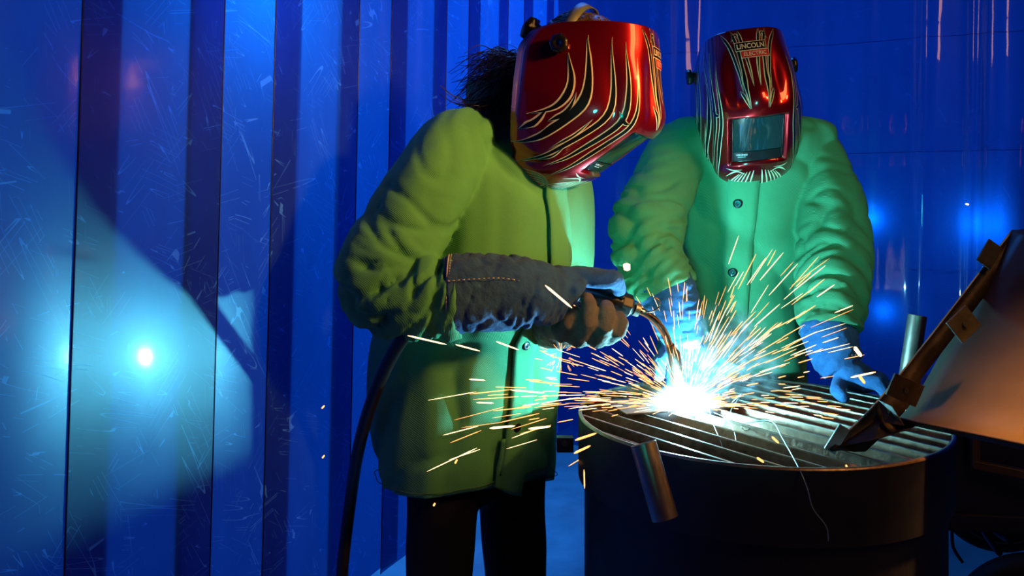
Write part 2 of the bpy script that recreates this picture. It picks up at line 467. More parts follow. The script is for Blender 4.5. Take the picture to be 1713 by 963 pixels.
for sz in (1.78, 1.415, 1.04):
    s_ = MB(); s_.tube([back(-0.02 + 2.9 * i / 140, sz, bshape(-0.02 + 2.9 * i / 140, sz) + 0.0004) for i in range(141)], 0.0008, None, 6)
    s_.build('welded_seam', M['sheet'], bc)
r2 = MB(); r2.box(back(1.3, 2.78), (1.6, 0.03, 0.03), None, Matrix.Rotation(math.atan2(BD.y, BD.x), 3, 'Z')); r2.build('hanging_rail', M['drum'], bc, False, 0.004)

# ------------------------------------------------------------------ drum with grate
DC = Vector((0.479, 1.676, 0)); DR = 0.348; RIM = 0.837
drum = thing('steel_drum', DC, 'large dark steel drum with a barred grate top serving as welding table', 'drum')
def lathe(profile, c, seg=96, closed=True):
    mb = MB(); pts = []
    for (r, z) in profile:
        for i in range(seg):
            a = 2 * math.pi * i / seg
            pts.append(Vector((c[0] + r * math.cos(a), c[1] + r * math.sin(a), z)))
    mb.grid(pts, seg, len(profile), None, True, False)
    return mb
prof = [(0.336, 0.002), (0.340, 0.010), (0.338, 0.03), (0.336, 0.30), (0.343, 0.31), (0.343, 0.325), (0.336, 0.335), (0.336, 0.735), (0.330, 0.735), (0.330, 0.02), (0.0, 0.02)]
sharp(lathe(prof, DC).build('drum_body', M['drum'], drum))
band = lathe([(0.337, 0.712), (DR, 0.714), (DR, RIM - 0.002), (DR - 0.002, RIM), (DR - 0.006, RIM), (DR - 0.007, RIM - 0.002), (DR - 0.007, 0.715), (0.337, 0.712)], DC)
bo = sharp(band.build('rim_band', M['drum'], drum))
worn = lathe([(DR + 0.0005, RIM - 0.003), (DR - 0.001, RIM + 0.0012), (DR - 0.006, RIM + 0.0012), (DR - 0.0075, RIM - 0.003)], DC)
worn.build('worn_rim_edge', M['barworn'], drum)
BDIR = Vector((0.568, -0.823, 0)); BPER = Vector((0.823, 0.568, 0))
pc = DC.dot(BPER)
q = 1.011; kb = 0
while q < pc + DR - 0.01:
    off = q - pc; half = math.sqrt(max(0, (DR - 0.007) ** 2 - off ** 2))
    mid = DC + BPER * off
    b = MB()
    R = Matrix.Rotation(math.atan2(BDIR.y, BDIR.x), 3, 'Z') @ Matrix.Rotation(math.radians(random.uniform(-4, 4)), 3, 'X')
    b.box((mid.x, mid.y, RIM - 0.020), (half, 0.0022, 0.019), M['bar'], R)
    b.box((mid.x, mid.y, RIM - 0.0006), (half, 0.0026, 0.0012), M['barworn'], R)
    b.build('grate_bar', None, drum, False)
    q += 0.0507; kb += 1
lug = MB(); lug.box(P(945, 742, 1.66), (0.016, 0.01, 0.014), None); lug.tube([P(945, 742, 1.64), P(945, 742, 1.66)], 0.006, None, 10)
lug.build('rim_lug', M['drum'], drum, False)

# workpiece under the arc
wp = MB(); R = Matrix.Rotation(0.25, 3, 'Z')
wp.box((0.318, 1.745, RIM + 0.0035), (0.115, 0.060, 0.002), None, R)
o = rebase(wp.build('steel_plate', M['barworn'], None, False, 0.0008))
tag(o, 'flat steel plate lying on the grate under the welding arc', 'plate')
wp = MB(); wp.box((0.36, 1.715, RIM + 0.0055 + 0.003), (0.05, 0.002, 0.003), None, Matrix.Rotation(0.35, 3, 'Z'))
o = rebase(wp.build('steel_strip', M['bar'], None, False, 0.0006)); tag(o, 'small upright steel strip being welded onto the plate', 'workpiece')

def pipe(name, a, b, r, t, mat, label, cat='pipe', parent=None):
    a, b = Vector(a), Vector(b); mb = MB(); ax = (b - a).normalized()
    n = ax.cross(Vector((0, 1, 0.1))).normalized(); bb = ax.cross(n)
    pts = []; seg = 36
    for (c, rr) in ((a, r - t), (a, r - 0.0006), (a + ax * 0.0006, r), (b - ax * 0.0006, r), (b, r - 0.0006), (b, r - t), (a, r - t)):
        for k in range(seg):
            an = 2 * math.pi * k / seg; pts.append(c + (n * math.cos(an) + bb * math.sin(an)) * rr)
    mb.grid(pts, seg, 7, None, True)
    o = sharp(mb.build(name, mat, parent)); 
    if parent is None: tag(rebase(o), label, cat)
    return o
pipe('pipe_stub', P(1076, 741, 1.335), P(1113, 868, 1.305), 0.0205, 0.003, M['zinc'], None, parent=drum)
pipe('steel_pipe', Vector((0.808, 1.76, RIM + 0.002)), P(1535, 527, 1.765), 0.0185, 0.003, M['zinc'], 'short upright grey steel pipe standing behind the slanted sheet metal')

# slanted sheet metal hood
sm = thing('sheet_metal_hood', P(1480, 740, 1.40), 'large scuffed sheet metal hood with tabbed flange resting slanted on the drum', 'hood')
E = Vector((0.60, -0.80, 0.0)).normalized()
edge = [P(1694, 386, 1.60), P(1642, 462, 1.57), P(1590, 532, 1.54), P(1540, 598, 1.51), P(1505, 645, 1.485), P(1482, 680, 1.46), P(1478, 695, 1.445)]
ec = [Vector(p) for p in catmull(edge, 40)]
mb = MB(); nu = 40; nl = 26; pts = []
inn = Vector((0.55, 0.25, -0.2))
for j in range(nl):
    s = j / (nl - 1)
    for i, p in enumerate(ec):
        v = i / 39
        bulge = 0.055 * math.sin(v ** 1.6 * math.pi)
        pts.append(p + E * (0.75 * s) + Vector((0.55, 0.41, -0.73)) * bulge)
mb.grid(pts, nu, nl)
o = mb.build('curved_sheet', M['sheetmetal'], sm)
sd = o.modifiers.new('s', 'SOLIDIFY'); sd.thickness = 0.003
# top return of the sheet, going away
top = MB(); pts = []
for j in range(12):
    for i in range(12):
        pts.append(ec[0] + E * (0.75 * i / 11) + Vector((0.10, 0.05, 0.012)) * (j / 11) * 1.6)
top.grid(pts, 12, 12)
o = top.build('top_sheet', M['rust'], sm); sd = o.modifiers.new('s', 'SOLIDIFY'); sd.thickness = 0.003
# flange strip along the slanted edge, running down to the tip on the grate
tip = P(1386, 756, 1.423); tip.z = RIM + 0.004
fe = [P(1694, 386, 1.60), P(1640, 455, 1.565), P(1580, 533, 1.53), P(1510, 622, 1.485), P(1450, 692, 1.45), tip]
fc = [Vector(p) for p in catmull(fe, 40)]
fl2 = MB(); pts = []
for j, w in enumerate((0, 0.5, 1.0)):
    for i, p in enumerate(fc):
        v = i / 39
        wid = 0.030 + (0.012 if v > 0.6 else 0)
        pts.append(p + Vector((0.72, -0.10, -0.55)).normalized() * wid * w * (1 if v < 0.93 else max(0.15, (1 - v) / 0.07)))
fl2.grid(pts, 40, 3)
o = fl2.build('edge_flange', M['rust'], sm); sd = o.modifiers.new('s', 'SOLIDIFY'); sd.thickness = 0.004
# bright cut edge
ed = MB(); ed.tube([p + Vector((-0.001, -0.001, 0.001)) for p in fc], 0.0016, None, 6); ed.build('cut_edge', M['zinc'], sm)
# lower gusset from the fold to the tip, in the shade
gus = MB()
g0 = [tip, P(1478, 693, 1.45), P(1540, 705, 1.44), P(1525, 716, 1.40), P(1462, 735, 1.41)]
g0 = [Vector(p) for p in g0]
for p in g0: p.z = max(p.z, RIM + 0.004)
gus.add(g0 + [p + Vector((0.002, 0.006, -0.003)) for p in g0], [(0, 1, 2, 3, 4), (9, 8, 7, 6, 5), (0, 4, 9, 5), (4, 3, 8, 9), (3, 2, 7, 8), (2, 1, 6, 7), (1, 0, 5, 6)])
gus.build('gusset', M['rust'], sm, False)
brace = MB()
b0 = [P(1468, 668, 1.45), P(1492, 680, 1.42), P(1512, 712, 1.40), P(1480, 706, 1.42)]
brace.add(b0 + [p + Vector((0.003, 0.004, 0)) for p in b0], [(0, 1, 2, 3), (7, 6, 5, 4), (0, 3, 7, 4), (3, 2, 6, 7), (2, 1, 5, 6), (1, 0, 4, 5)])
brace.build('brace', M['rust'], sm, False)
def tab(px, py, Z, ang, w, h, mat, tilt=0.3, hole=True):
    t = MB(); c = P(px, py, Z)
    R = Matrix.Rotation(math.radians(-ang), 3, 'Y') @ Matrix.Rotation(tilt, 3, 'Z')
    t.box(c, (w, 0.002, h), mat, R)
    o = t.build('tab', None, sm, False, 0.0006)
    if hole:
        s_ = MB(); n = R @ Vector((0, -1, 0)); s_.tube([c + n * 0.001, c + n * 0.0045], 0.0045, None, 12); s_.build('bolt', M['drum'], o, False)
tab(1655, 425, 1.555, 54, 0.024, 0.015, M['tabmetal'], 0.2, False)
tab(1612, 542, 1.445, 38, 0.024, 0.022, M['tabmetal'], 0.2)
tab(1514, 652, 1.405, -24, 0.030, 0.019, M['rust'], 0.2)
tab(1400, 734, 1.425, 58, 0.024, 0.010, M['zinc'], 0.0, False)

# loose wires curling from the weld
def wirething(name, pts, r, label):
    w = MB(); w.tube([Vector(p) for p in catmull(pts, 60)], r, None, 6)
    o = rebase(w.build(name, M['wire'])); tag(o, label, 'wire')
zr = RIM + 0.004
wirething('loose_wire', [P(1225, 672, 1.72), P(1240, 660, 1.70), P(1222, 690, 1.66), P(1245, 706, 1.60), P(1290, 704, 1.55), P(1310, 735, 1.46), P(1335, 780, 1.34), P(1350, 815, 1.315), P(1360, 850, 1.31), P(1382, 880, 1.31), P(1386, 905, 1.31)], 0.0009, 'long thin pale wire trailing from the weld over the drum rim')
wirething('loose_wire', [P(1185, 676, 1.70), P(1192, 705, 1.60), P(1206, 740, 1.50), P(1208, 752, 1.46)], 0.0006, 'short thin wire hanging straight from the weld towards the viewer')
wirething('loose_wire', [P(1195, 690, 1.66), P(1215, 700, 1.62), P(1228, 722, 1.55), P(1232, 745, 1.50)], 0.0006, 'short curved wire just right of the weld')
wirething('loose_wire', [P(1240, 712, 1.60), P(1250, 707, 1.60), P(1256, 714, 1.59), P(1248, 720, 1.58), P(1241, 716, 1.58)], 0.0006, 'tiny ring of curled wire on the grate right of the weld')

# ------------------------------------------------------------------ welding helmet
FP = [(0, (0.040, 0.170)), (0.06, (0.060, 0.146)), (0.246, (0.107, 0.078)), (0.40, (0.142, 0.020)), (0.462, (0.147, -0.004)), (0.50, (0.142, -0.020)), (0.796, (0.090, -0.137)), (0.87, (0.066, -0.168)), (1.0, (0.030, -0.205))]
RP = [(0, (-0.112, 0.085)), (0.12, (-0.142, 0.050)), (0.25, (-0.146, 0.012)), (0.5, (-0.108, -0.066)), (0.75, (-0.072, -0.140)), (1.0, (-0.036, -0.212))]
WP = [(0, 0.098), (0.2, 0.114), (0.45, 0.122), (0.65, 0.118), (0.8, 0.107), (0.9, 0.092), (1.0, 0.066)]
def interp(tab_, v):
    v = min(max(v, 0), 1)
    for (a, x), (b, y) in zip(tab_, tab_[1:]):
        if v <= b + 1e-9:
            t = (v - a) / (b - a) if b > a else 0
            if isinstance(x, tuple): return tuple(p + (q_ - p) * t for p, q_ in zip(x, y))
            return x + (y - x) * t
    return tab_[-1][1]
def sstep(a, b, x):
    t = min(max((x - a) / (b - a), 0), 1); return t * t * (3 - 2 * t)
def hraw(u, v):
    def ss(tab_):
        a = [interp(tab_, v + d) for d in (-0.03, -0.015, 0, 0.015, 0.03)]
        if isinstance(a[0], tuple): return tuple(sum(q_) / 5 for q_ in zip(*a))
        return sum(a) / 5
    F, R_, W = ss(FP), ss(RP), ss(WP)
    ph = abs(u) * math.pi / 2
    k = 1 - max(0.0, math.cos(ph)) ** 0.62
    x = W * math.sin(ph) ** 0.82 * (1 if u >= 0 else -1)
    y = F[0] + (R_[0] - F[0]) * k; z = F[1] + (R_[1] - F[1]) * k ** 1.15
    return Vector((x, y, z))
def hpt(u, v, off=0.0):
    p = hraw(u, v); e = 0.004
    du = hraw(u + e, v) - hraw(u - e, v); dv = hraw(u, min(1, v + e)) - hraw(u, max(0, v - e))
    n = du.cross(dv)
    if n.length < 1e-12: n = Vector((0, 1, 0))
    n.normalize()
    if n.dot(p - Vector((0, -0.08, 0))) < 0: n = -n
    x = abs(p.x)
    d = 0.0
    # lens recess and its raised frame
    inx = 1 - sstep(0.060, 0.066, x); inv = sstep(0.487, 0.497, v) * (1 - sstep(0.775, 0.786, v))
    d -= 0.012 * inx * inv
    # brow hump above the lens, hollow cheeks each side of the forehead
    d += 0.012 * math.exp(-((x - 0.0) / 0.030) ** 2) * math.exp(-((v - 0.38) / 0.10) ** 2)
    d += 0.009 * math.exp(-((x - 0.075) / 0.020) ** 2) * math.exp(-((v - 0.30) / 0.15) ** 2)
    d -= 0.006 * math.exp(-((x - 0.045) / 0.013) ** 2) * math.exp(-((v - 0.28) / 0.14) ** 2)
    # crease running down the cheek
    d -= 0.0045 * math.exp(-((x - 0.098) / 0.006) ** 2) * sstep(0.1, 0.3, v)
    return p + n * (d + off)
def stroke(mb, pts, widths, mat, off, n=26):
    """a blade-shaped stroke printed on the shell; pts in (u, v)"""
    c = catmull([(p[0] * 0.20, p[1] * 0.44) for p in pts], n); v = []
    for i, p in enumerate(c):
        a = c[max(0, i - 1)]; b = c[min(n - 1, i + 1)]; t = b - a; t /= (np.linalg.norm(t) + 1e-9); nn = np.array([-t[1], t[0]])
        x = i / (n - 1) * (len(widths) - 1); k = min(int(x), len(widths) - 2); w = widths[k] + (widths[k + 1] - widths[k]) * (x - k)
        for s in (-1, 0, 1):
            q_ = p + nn * s * w / 2; v.append(hpt(min(max(q_[0] / 0.20, -1), 1), min(max(q_[1] / 0.44, 0.0), 1), off))
    mb.grid(v, 3, n, mat)
def blade(mb, pts, w, mir=True):
    for s in ((1, -1) if mir else (1,)):
        pp = [(s * p[0], p[1]) for p in pts]
        stroke(mb, pp, [0.0003] + [x + 0.0036 for x in w] + [0.0003], M['cream'], 0.0008)
        stroke(mb, pp, [0.0] + [max(0, x) for x in w] + [0.0], M['black_print'], 0.0013)
def text_on(mb, txt, cx, cv, h, wid, mat, off, slant=0.0, bold=0.0):
    cu = bpy.data.curves.new('t', 'FONT'); cu.body = txt; cu.align_x = 'CENTER'; cu.align_y = 'CENTER'; cu.offset = bold
    cu.resolution_u = 3
    o = bpy.data.objects.new('t', cu); C.objects.link(o)
    dg = bpy.context.evaluated_depsgraph_get(); me = bpy.data.meshes.new_from_object(o.evaluated_get(dg))
    bpy.data.objects.remove(o)
    bm = bmesh.new(); bm.from_mesh(me); bmesh.ops.triangulate(bm, faces=bm.faces)
    vs = [v.co.copy() for v in bm.verts]; fs = [tuple(v.index for v in f_.verts) for f_ in bm.faces]; bm.free()
    xs = [v.x for v in vs]; ys = [v.y for v in vs]; sx = wid / (max(xs) - min(xs)); sy = h / (max(ys) - min(ys)); mx = (max(xs) + min(xs)) / 2; my = (max(ys) + min(ys)) / 2
    mb.add([uvx(cx - (v.x - mx) * sx, cv - ((v.y - my) * sy + slant * (v.x - mx) * sx) / 0.44, off) for v in vs], fs, mat)
def uvx(x, v, off):
    """point on the front of the shell at sideways distance x and height v"""
    W = interp(WP, v); s = min(1, abs(x) / W); u = math.asin(min(1, s ** (1 / 0.82))) / (math.pi / 2)
    return hpt(math.copysign(u, x), v, off)
def patch(mb, x0, x1, v0, v1, mat, off, n=14, slant=0.0):
    pts = []
    for j in range(5):
        for i in range(n):
            x = x0 + (x1 - x0) * i / (n - 1); pts.append(uvx(x, v0 + (v1 - v0) * j / 4 + slant * x, off))
    mb.grid(pts, n, 5, mat)

def helmet_parts():
    parts = {}
    nu, nv = 150, 150
    mb = MB(); pts = [hpt(-1 + 2 * i / (nu - 1), j / (nv - 1)) for j in range(nv) for i in range(nu)]
    mb.grid(pts, nu, nv, M['red'])
    parts['shell'] = mb.mesh('helmet_shell')
    d = MB()
    # side flames
    blade(d, [(1.0, 0.79), (0.86, 0.66), (0.76, 0.45), (0.745, 0.27), (0.80, 0.10)], [0.007, 0.010, 0.011, 0.007, 0.003])
    blade(d, [(0.985, 0.70), (0.93, 0.62), (0.90, 0.52)], [0.006, 0.003])
    blade(d, [(0.90, 0.69), (0.79, 0.52), (0.72, 0.36)], [0.005, 0.006, 0.003])
    blade(d, [(0.88, 0.60), (0.82, 0.52), (0.80, 0.40)], [0.006, 0.003])
    blade(d, [(0.99, 0.90), (0.78, 0.76), (0.62, 0.55), (0.58, 0.33), (0.64, 0.09)], [0.004, 0.007, 0.009, 0.008, 0.003])
    blade(d, [(0.84, 0.83), (0.74, 0.76), (0.70, 0.68)], [0.005, 0.002])
    blade(d, [(0.80, 0.74), (0.70, 0.62), (0.66, 0.50)], [0.004, 0.002])
    blade(d, [(0.76, 0.85), (0.60, 0.72), (0.49, 0.52), (0.47, 0.30), (0.52, 0.10)], [0.004, 0.007, 0.009, 0.007, 0.003])
    blade(d, [(0.64, 0.90), (0.50, 0.74), (0.41, 0.56), (0.38, 0.40), (0.40, 0.16)], [0.005, 0.009, 0.008, 0.006, 0.002])
    blade(d, [(0.52, 0.42), (0.45, 0.46), (0.40, 0.46)], [0.006, 0.006])
    blade(d, [(0.97, 0.60), (0.87, 0.50), (0.83, 0.36), (0.86, 0.22)], [0.004, 0.006, 0.004])
    # chin curls
    for k in range(5):
        blade(d, [(0.98 - 0.05 * k, 0.925 + 0.010 * k), (0.74 - 0.04 * k, 0.90 + 0.014 * k), (0.52 - 0.03 * k, 0.925 + 0.010 * k)], [0.0015, 0.002])
    # forehead bands
    blade(d, [(0.36, 0.01), (0.22, 0.10), (0.14, 0.24), (0.115, 0.36)], [0.006, 0.006, 0.005, 0.002])
    blade(d, [(0.20, 0.005), (0.135, 0.09), (0.095, 0.22), (0.085, 0.33), (0.06, 0.44)], [0.006, 0.006, 0.004, 0.007, 0.002])
    blade(d, [(0.11, 0.005), (0.075, 0.08), (0.035, 0.20), (0.02, 0.33)], [0.005, 0.005, 0.003, 0.001])
    blade(d, [(0.15, 0.34), (0.11, 0.38), (0.07, 0.44)], [0.004, 0.003])
    blade(d, [(0.20, 0.07), (0.14, 0.035), (0.105, 0.06)], [0.003, 0.003])
    # chin fan
    for k in range(6):
        a = 0.06 + 0.065 * k
        for s in (-1, 1):
            stroke(d, [(s * a * 0.55, 0.825 + 0.004 * k), (s * a * 0.95, 0.90), (s * a * 1.5, 0.985)], [0.001, 0.0040, 0.0030 + 0.0010 * (k % 2), 0.0060], M['cream'], 0.0008, 12)
    for s in (-1, 1):
        stroke(d, [(s * 0.44, 0.86), (s * 0.25, 0.825), (s * 0.10, 0.855)], [0.0, 0.0045, 0.003, 0.0], M['cream'], 0.0012, 16)
        stroke(d, [(s * 0.40, 0.80), (s * 0.30, 0.815), (s * 0.16, 0.815)], [0.0, 0.003, 0.002, 0.0], M['cream'], 0.0012, 16)
    parts['painted_flames'] = d.mesh('painted_flames')
    b = MB()
    patch(b, -0.0335, 0.0335, 0.078, 0.128, M['cream'], 0.0016, slant=0.0)
    patch(b, -0.0322, 0.0322, 0.0815, 0.1245, M['black_print'], 0.0020)
    patch(b, -0.0385, 0.0235, 0.127, 0.168, M['cream'], 0.0016)
    patch(b, -0.0372, 0.0222, 0.1295, 0.165, M['red_print'], 0.0020)
    text_on(b, 'LINCOLN', 0.0, 0.103, 0.0125, 0.058, M['cream'], 0.0025, 0, 0.02)
    text_on(b, 'ELECTRIC', -0.0075, 0.147, 0.0095, 0.048, M['cream'], 0.0025, 0, 0.01)
    parts['name_badge'] = b.mesh('name_badge')
    l = MB(); pts = []
    for j in range(12):
        for i in range(16):
            pts.append(uvx(-0.056 + 0.112 * i / 15, 0.503 + 0.262 * j / 11, 0.0035))
    l.grid(pts, 16, 12, M['lens'])
    parts['filter_lens'] = l.mesh('filter_lens')
    fr = MB()
    c = [(-0.058, 0.498), (0.058, 0.498), (0.058, 0.77), (-0.058, 0.77)]
    for (a, b_) in zip(c, c[1:] + c[:1]):
        fr.tube([uvx(a[0] + (b_[0] - a[0]) * i / 8, a[1] + (b_[1] - a[1]) * i / 8, 0.004) for i in range(9)], 0.0022, M['black_plastic'], 8)
    patch(fr, -0.055, 0.055, 0.712, 0.766, M['black_plastic'], 0.0052)
    text_on(fr, 'VIKING', 0.037, 0.728, 0.0050, 0.026, M['white_print'], 0.0062, 0, 0.02)
    patch(fr, 0.028, 0.046, 0.740, 0.743, M['white_print'], 0.0062)
    parts['lens_frame'] = fr.mesh('lens_frame')
    for s, nm in ((1, 'knob_a'), (-1, 'knob_b')):
        k = MB(); c0 = hpt(s * 0.93, 0.17); c0 = Vector((c0.x, c0.y + 0.012, c0.z))
        pts = []; seg = 28
        for (x, r) in ((-0.002, 0.013), (0.004, 0.013), (0.006, 0.018), (0.016, 0.0175), (0.018, 0.014), (0.018, 0.006), (0.0145, 0.003)):
            for i in range(seg):
                a = 2 * math.pi * i / seg; rr = r * (1 + (0.06 if r > 0.016 else 0) * math.cos(a * 7))
                pts.append(c0 + Vector((s * x, rr * math.cos(a), rr * math.sin(a))))
        k.grid(pts, seg, 7, M['black_plastic'], True, True)
        parts[nm] = k.mesh('side_knob')
    h = MB()
    # headgear: sweat band ring, crown strap, rear ratchet
    ring = [Vector((0.088 * math.sin(a), -0.045 + 0.108 * math.cos(a), 0.062 - 0.012 * math.cos(a))) for a in np.linspace(0, 2 * math.pi, 49)]
    pts = []
    for p in ring:
        n = Vector((p.x, p.y + 0.045, 0)).normalized()
        for (dn, dz) in ((0, -0.013), (0.003, -0.013), (0.003, 0.013), (0, 0.013)): pts.append(p + n * dn + Vector((0, 0, dz)))
    h.grid(pts, 4, 49, M['grey_plastic'], True)
    pts = []
    for a in np.linspace(-1.45, 1.45, 33):
        c = Vector((0.094 * math.sin(a), -0.080 - 0.02 * math.cos(a), 0.060 + 0.086 * math.cos(a))); n = Vector((math.sin(a), 0, math.cos(a)))
        for (dn, dy) in ((0, -0.011), (0.003, -0.011), (0.003, 0.011), (0, 0.011)): pts.append(c + n * dn + Vector((0, dy, 0)))
    h.grid(pts, 4, 33, M['grey_plastic'], True, True)
    parts['head_harness'] = h.mesh('head_harness')
    rk = MB(); pts = []; seg = 30
    for (y, r) in ((0.0, 0.016), (-0.010, 0.017), (-0.014, 0.025), (-0.026, 0.024), (-0.030, 0.018), (-0.030, 0.004)):
        for i in range(seg):
            a = 2 * math.pi * i / seg; rr = r * (1 + (0.10 if r > 0.02 else 0) * math.cos(a * 6))
            pts.append(Vector((rr * math.cos(a), -0.172 + y, 0.050 + rr * math.sin(a))))
    rk.grid(pts, seg, 6, M['black_plastic'], True, True)
    parts['ratchet_knob'] = rk.mesh('ratchet_knob')
    return parts
HP = helmet_parts()
def place_helmet(person, origin, yaw, pitch, roll):
    y, p = math.radians(yaw), math.radians(pitch)
    F = Vector((math.sin(y) * math.cos(p), -math.cos(y) * math.cos(p), -math.sin(p)))
    side = Vector((math.cos(y), math.sin(y), 0))
    U = side.cross(F); U = -U if U.z < 0 else U
    rot = Matrix.Rotation(math.radians(roll), 3, F); U = rot @ U
    X = F.cross(U)
    Mx = Matrix((X, F, U)).transposed().to_4x4(); Mx.translation = origin
    sh = link('welding_helmet', HP['shell'], person)
    T = Matrix.Translation(Vector(person.location))
    sh.matrix_basis = Mx
    s = sh.modifiers.new('s', 'SOLIDIFY'); s.thickness = 0.003; s.offset = -1
    sh['label'] = 'glossy red welding helmet with black and cream flame stripes and dark lens'
    for k, nm in (('painted_flames', 'painted_flames'), ('name_badge', 'name_badge'), ('filter_lens', 'filter_lens'), ('lens_frame', 'lens_frame'), ('knob_a', 'side_knob'), ('knob_b', 'side_knob'), ('head_harness', 'head_harness'), ('ratchet_knob', 'ratchet_knob')):
        c = bpy.data.objects.new(nm, HP[k]); C.objects.link(c); c.parent = sh
    return Mx

# ------------------------------------------------------------------ people
def ridge(p, seed):
    n = noise.noise(p + Vector((seed, seed * 1.7, 0)))
    return 1 - abs(n) * 2.4
def puff(p, seed, k=5.0):
    return min(1.0, abs(noise.noise(p + Vector((seed * 1.3, seed * 0.7, seed)))) * k) ** 0.6
class Torso:
    """stack of superelliptic rings; angle 0 is the front"""
    def __init__(s, rings, yaw, seed=0, fold=0.006):
        s.rows = catmull([(r[0].x, r[0].y, r[0].z, r[1], r[2]) for r in rings], 64)
        y = math.radians(yaw); s.F = Vector((math.sin(y), -math.cos(y), 0)); s.S = Vector((math.cos(y), math.sin(y), 0)); s.seed = seed; s.fold = fold; s.hem = 0.0
    def pt(s, v, a, off=0.0, wr=1.0):
        x = v * (len(s.rows) - 1); k = min(int(x), len(s.rows) - 2); r = s.rows[k] * (1 - x + k) + s.rows[k + 1] * (x - k)
        c = Vector(r[:3]); ca, sa = math.cos(a), math.sin(a)
        e = 0.85
        ca_ = math.copysign(abs(ca) ** e, ca); sa_ = math.copysign(abs(sa) ** e, sa)
        fo = s.fold * (0.25 + 0.9 * v) * (noise.noise(Vector((ca * 2.2, sa * 2.2 + s.seed, v * 1.3))) * 1.3 + 0.5 * noise.noise(Vector((ca * 5 + 3, sa * 5 + s.seed, v * 2.5 + a * 0.3))))
        fo += s.fold * 1.1 * (puff(Vector((ca * 1.2 + v * 2.2, sa * 1.2 - v * 2.4, v * 3.4)), s.seed + 4, 4.0) - 0.7)
        d = s.F * ca_ * (r[4] + off + fo * wr) + s.S * sa_ * (r[3] + off + fo * wr)
        return c + d - Vector((0, 0, s.hem * max(0.0, d.y + 0.02) * sstep(0.72, 1.0, v)))
    def mesh(s, mb, nu=120, nv=130):
        mb.grid([s.pt(j / (nv - 1), 2 * math.pi * i / nu) for j in range(nv) for i in range(nu)], nu, nv, None, True, True)
def sleeve(mb, pts, seed, amp, nv=110, nu=56, wr0=0.25):
    """pts: (point, radius, depth scale); bunching folds that grow towards the cuff"""
    c = catmull([(p.x, p.y, p.z, r) for p, r in pts], nv); out = []; n0 = None
    for j in range(nv):
        t = Vector(c[min(j + 1, nv - 1)][:3]) - Vector(c[max(j - 1, 0)][:3]); t.normalize()
        if n0 is None: n0 = t.cross(Vector((0, 1, 0))).normalized()
        n0 = (n0 - t * n0.dot(t)).normalized(); b0 = t.cross(n0); v = j / (nv - 1)
        for i in range(nu):
            a = 2 * math.pi * i / nu
            k = wr0 + (1 - wr0) * sstep(0.2, 0.75, v)
            q_ = Vector((math.cos(a) * 1.1, math.sin(a) * 1.1, v * 7.5 + 0.35 * math.sin(a + seed)))
            d = amp * k * (puff(Vector((q_.x * 0.55, q_.y * 0.55, v * (6 + 8 * v) + 1.3 * math.sin(a * 1.0 + seed))), seed) - 0.6) * 1.35
            d += amp * 0.4 * k * (puff(Vector((q_.x * 0.9, q_.y * 0.9, v * 22 - 1.2 * math.sin(a + seed * 2))), seed + 9) - 0.6)
            d += amp * 0.6 * noise.noise(Vector((math.cos(a) * 1.3 + 7, math.sin(a) * 1.3, v * 3 + seed)))
            r = c[j][3] + d
            out.append(Vector(c[j][:3]) + (n0 * math.cos(a) + b0 * math.sin(a)) * r)
    mb.grid(out, nu, nv, None, True, True)
def head_shapes(mb, Mx, neck_base):
    """skull, jaw, nose, ears and neck in the helmet's frame"""
    R = Mx.to_3x3()
    def L(x, y, z): return Mx @ Vector((x, y, z))
    mb.ell(L(0, -0.045, 0.045), (0.074, 0.096, 0.088), None, R)
    mb.ell(L(0, 0.0, -0.045), (0.055, 0.062, 0.068), None, R)
    mb.tube([L(0, 0.045, 0.030), L(0, 0.066, -0.005), L(0, 0.058, -0.014)], [0.008, 0.013, 0.012], None, 10, True)
    mb.ell(L(0, 0.050, -0.045), (0.022, 0.014, 0.008), None, R); mb.ell(L(0, 0.046, -0.062), (0.018, 0.014, 0.007), None, R)
    for s in (-1, 1):
        mb.ell(L(s * 0.030, 0.040, 0.022), (0.014, 0.012, 0.009), None, R); mb.ell(L(s * 0.076, -0.045, 0.0), (0.009, 0.018, 0.030), None, R)
    mb.tube([L(0, -0.045, -0.03), (L(0, -0.05, -0.06) + neck_base) / 2, neck_base], [0.056, 0.055, 0.062], None, 20)
def legs(mb, hips, feet, r0, r1):
    for h, f_ in zip(hips, feet):
        k = (h + f_) / 2 + Vector((0, -0.02, 0.02))
        mb.tube([Vector(p) for p in catmull([h, h * 0.6 + k * 0.4, k, k * 0.4 + f_ * 0.6, f_], 14)], [r0 + (r1 - r0) * (i / 13) ** 0.8 for i in range(14)], None, 24)
def boot(f_, d):
    b = MB(); d = Vector(d).normalized()
    b.ell(f_ + Vector((0, 0, 0.07)) , (0.055, 0.055, 0.09)); b.ell(f_ + d * 0.10 + Vector((0, 0, 0.045)), (0.060, 0.060, 0.045)); b.ell(f_ + d * 0.04 + Vector((0, 0, 0.05)), (0.055, 0.055, 0.05))
    b.tube([f_ - d * 0.04 + Vector((0, 0, 0.02)), f_ + d * 0.12 + Vector((0, 0, 0.02))], 0.019, None, 12, True)
    return b
def snap(parent, T, v, a, r=0.0100):
    c = T.pt(v, a, 0.0105, 1); c2 = T.pt(v, a, 0.03, 1); n = (c2 - c).normalized()
    s = MB(); pts = []; u1 = n.cross(Vector((0, 0, 1))).normalized(); u2 = n.cross(u1)
    for (h, rr) in ((-0.006, r), (0.0012, r), (0.0026, r * 0.8), (0.0030, r * 0.55), (0.0022, r * 0.3)):
        for i in range(18):
            t = 2 * math.pi * i / 18; pts.append(c + n * h + (u1 * math.cos(t) + u2 * math.sin(t)) * rr)
    s.grid(pts, 18, 5, None, True, True); return s.build('snap_button', M['snap'], parent)
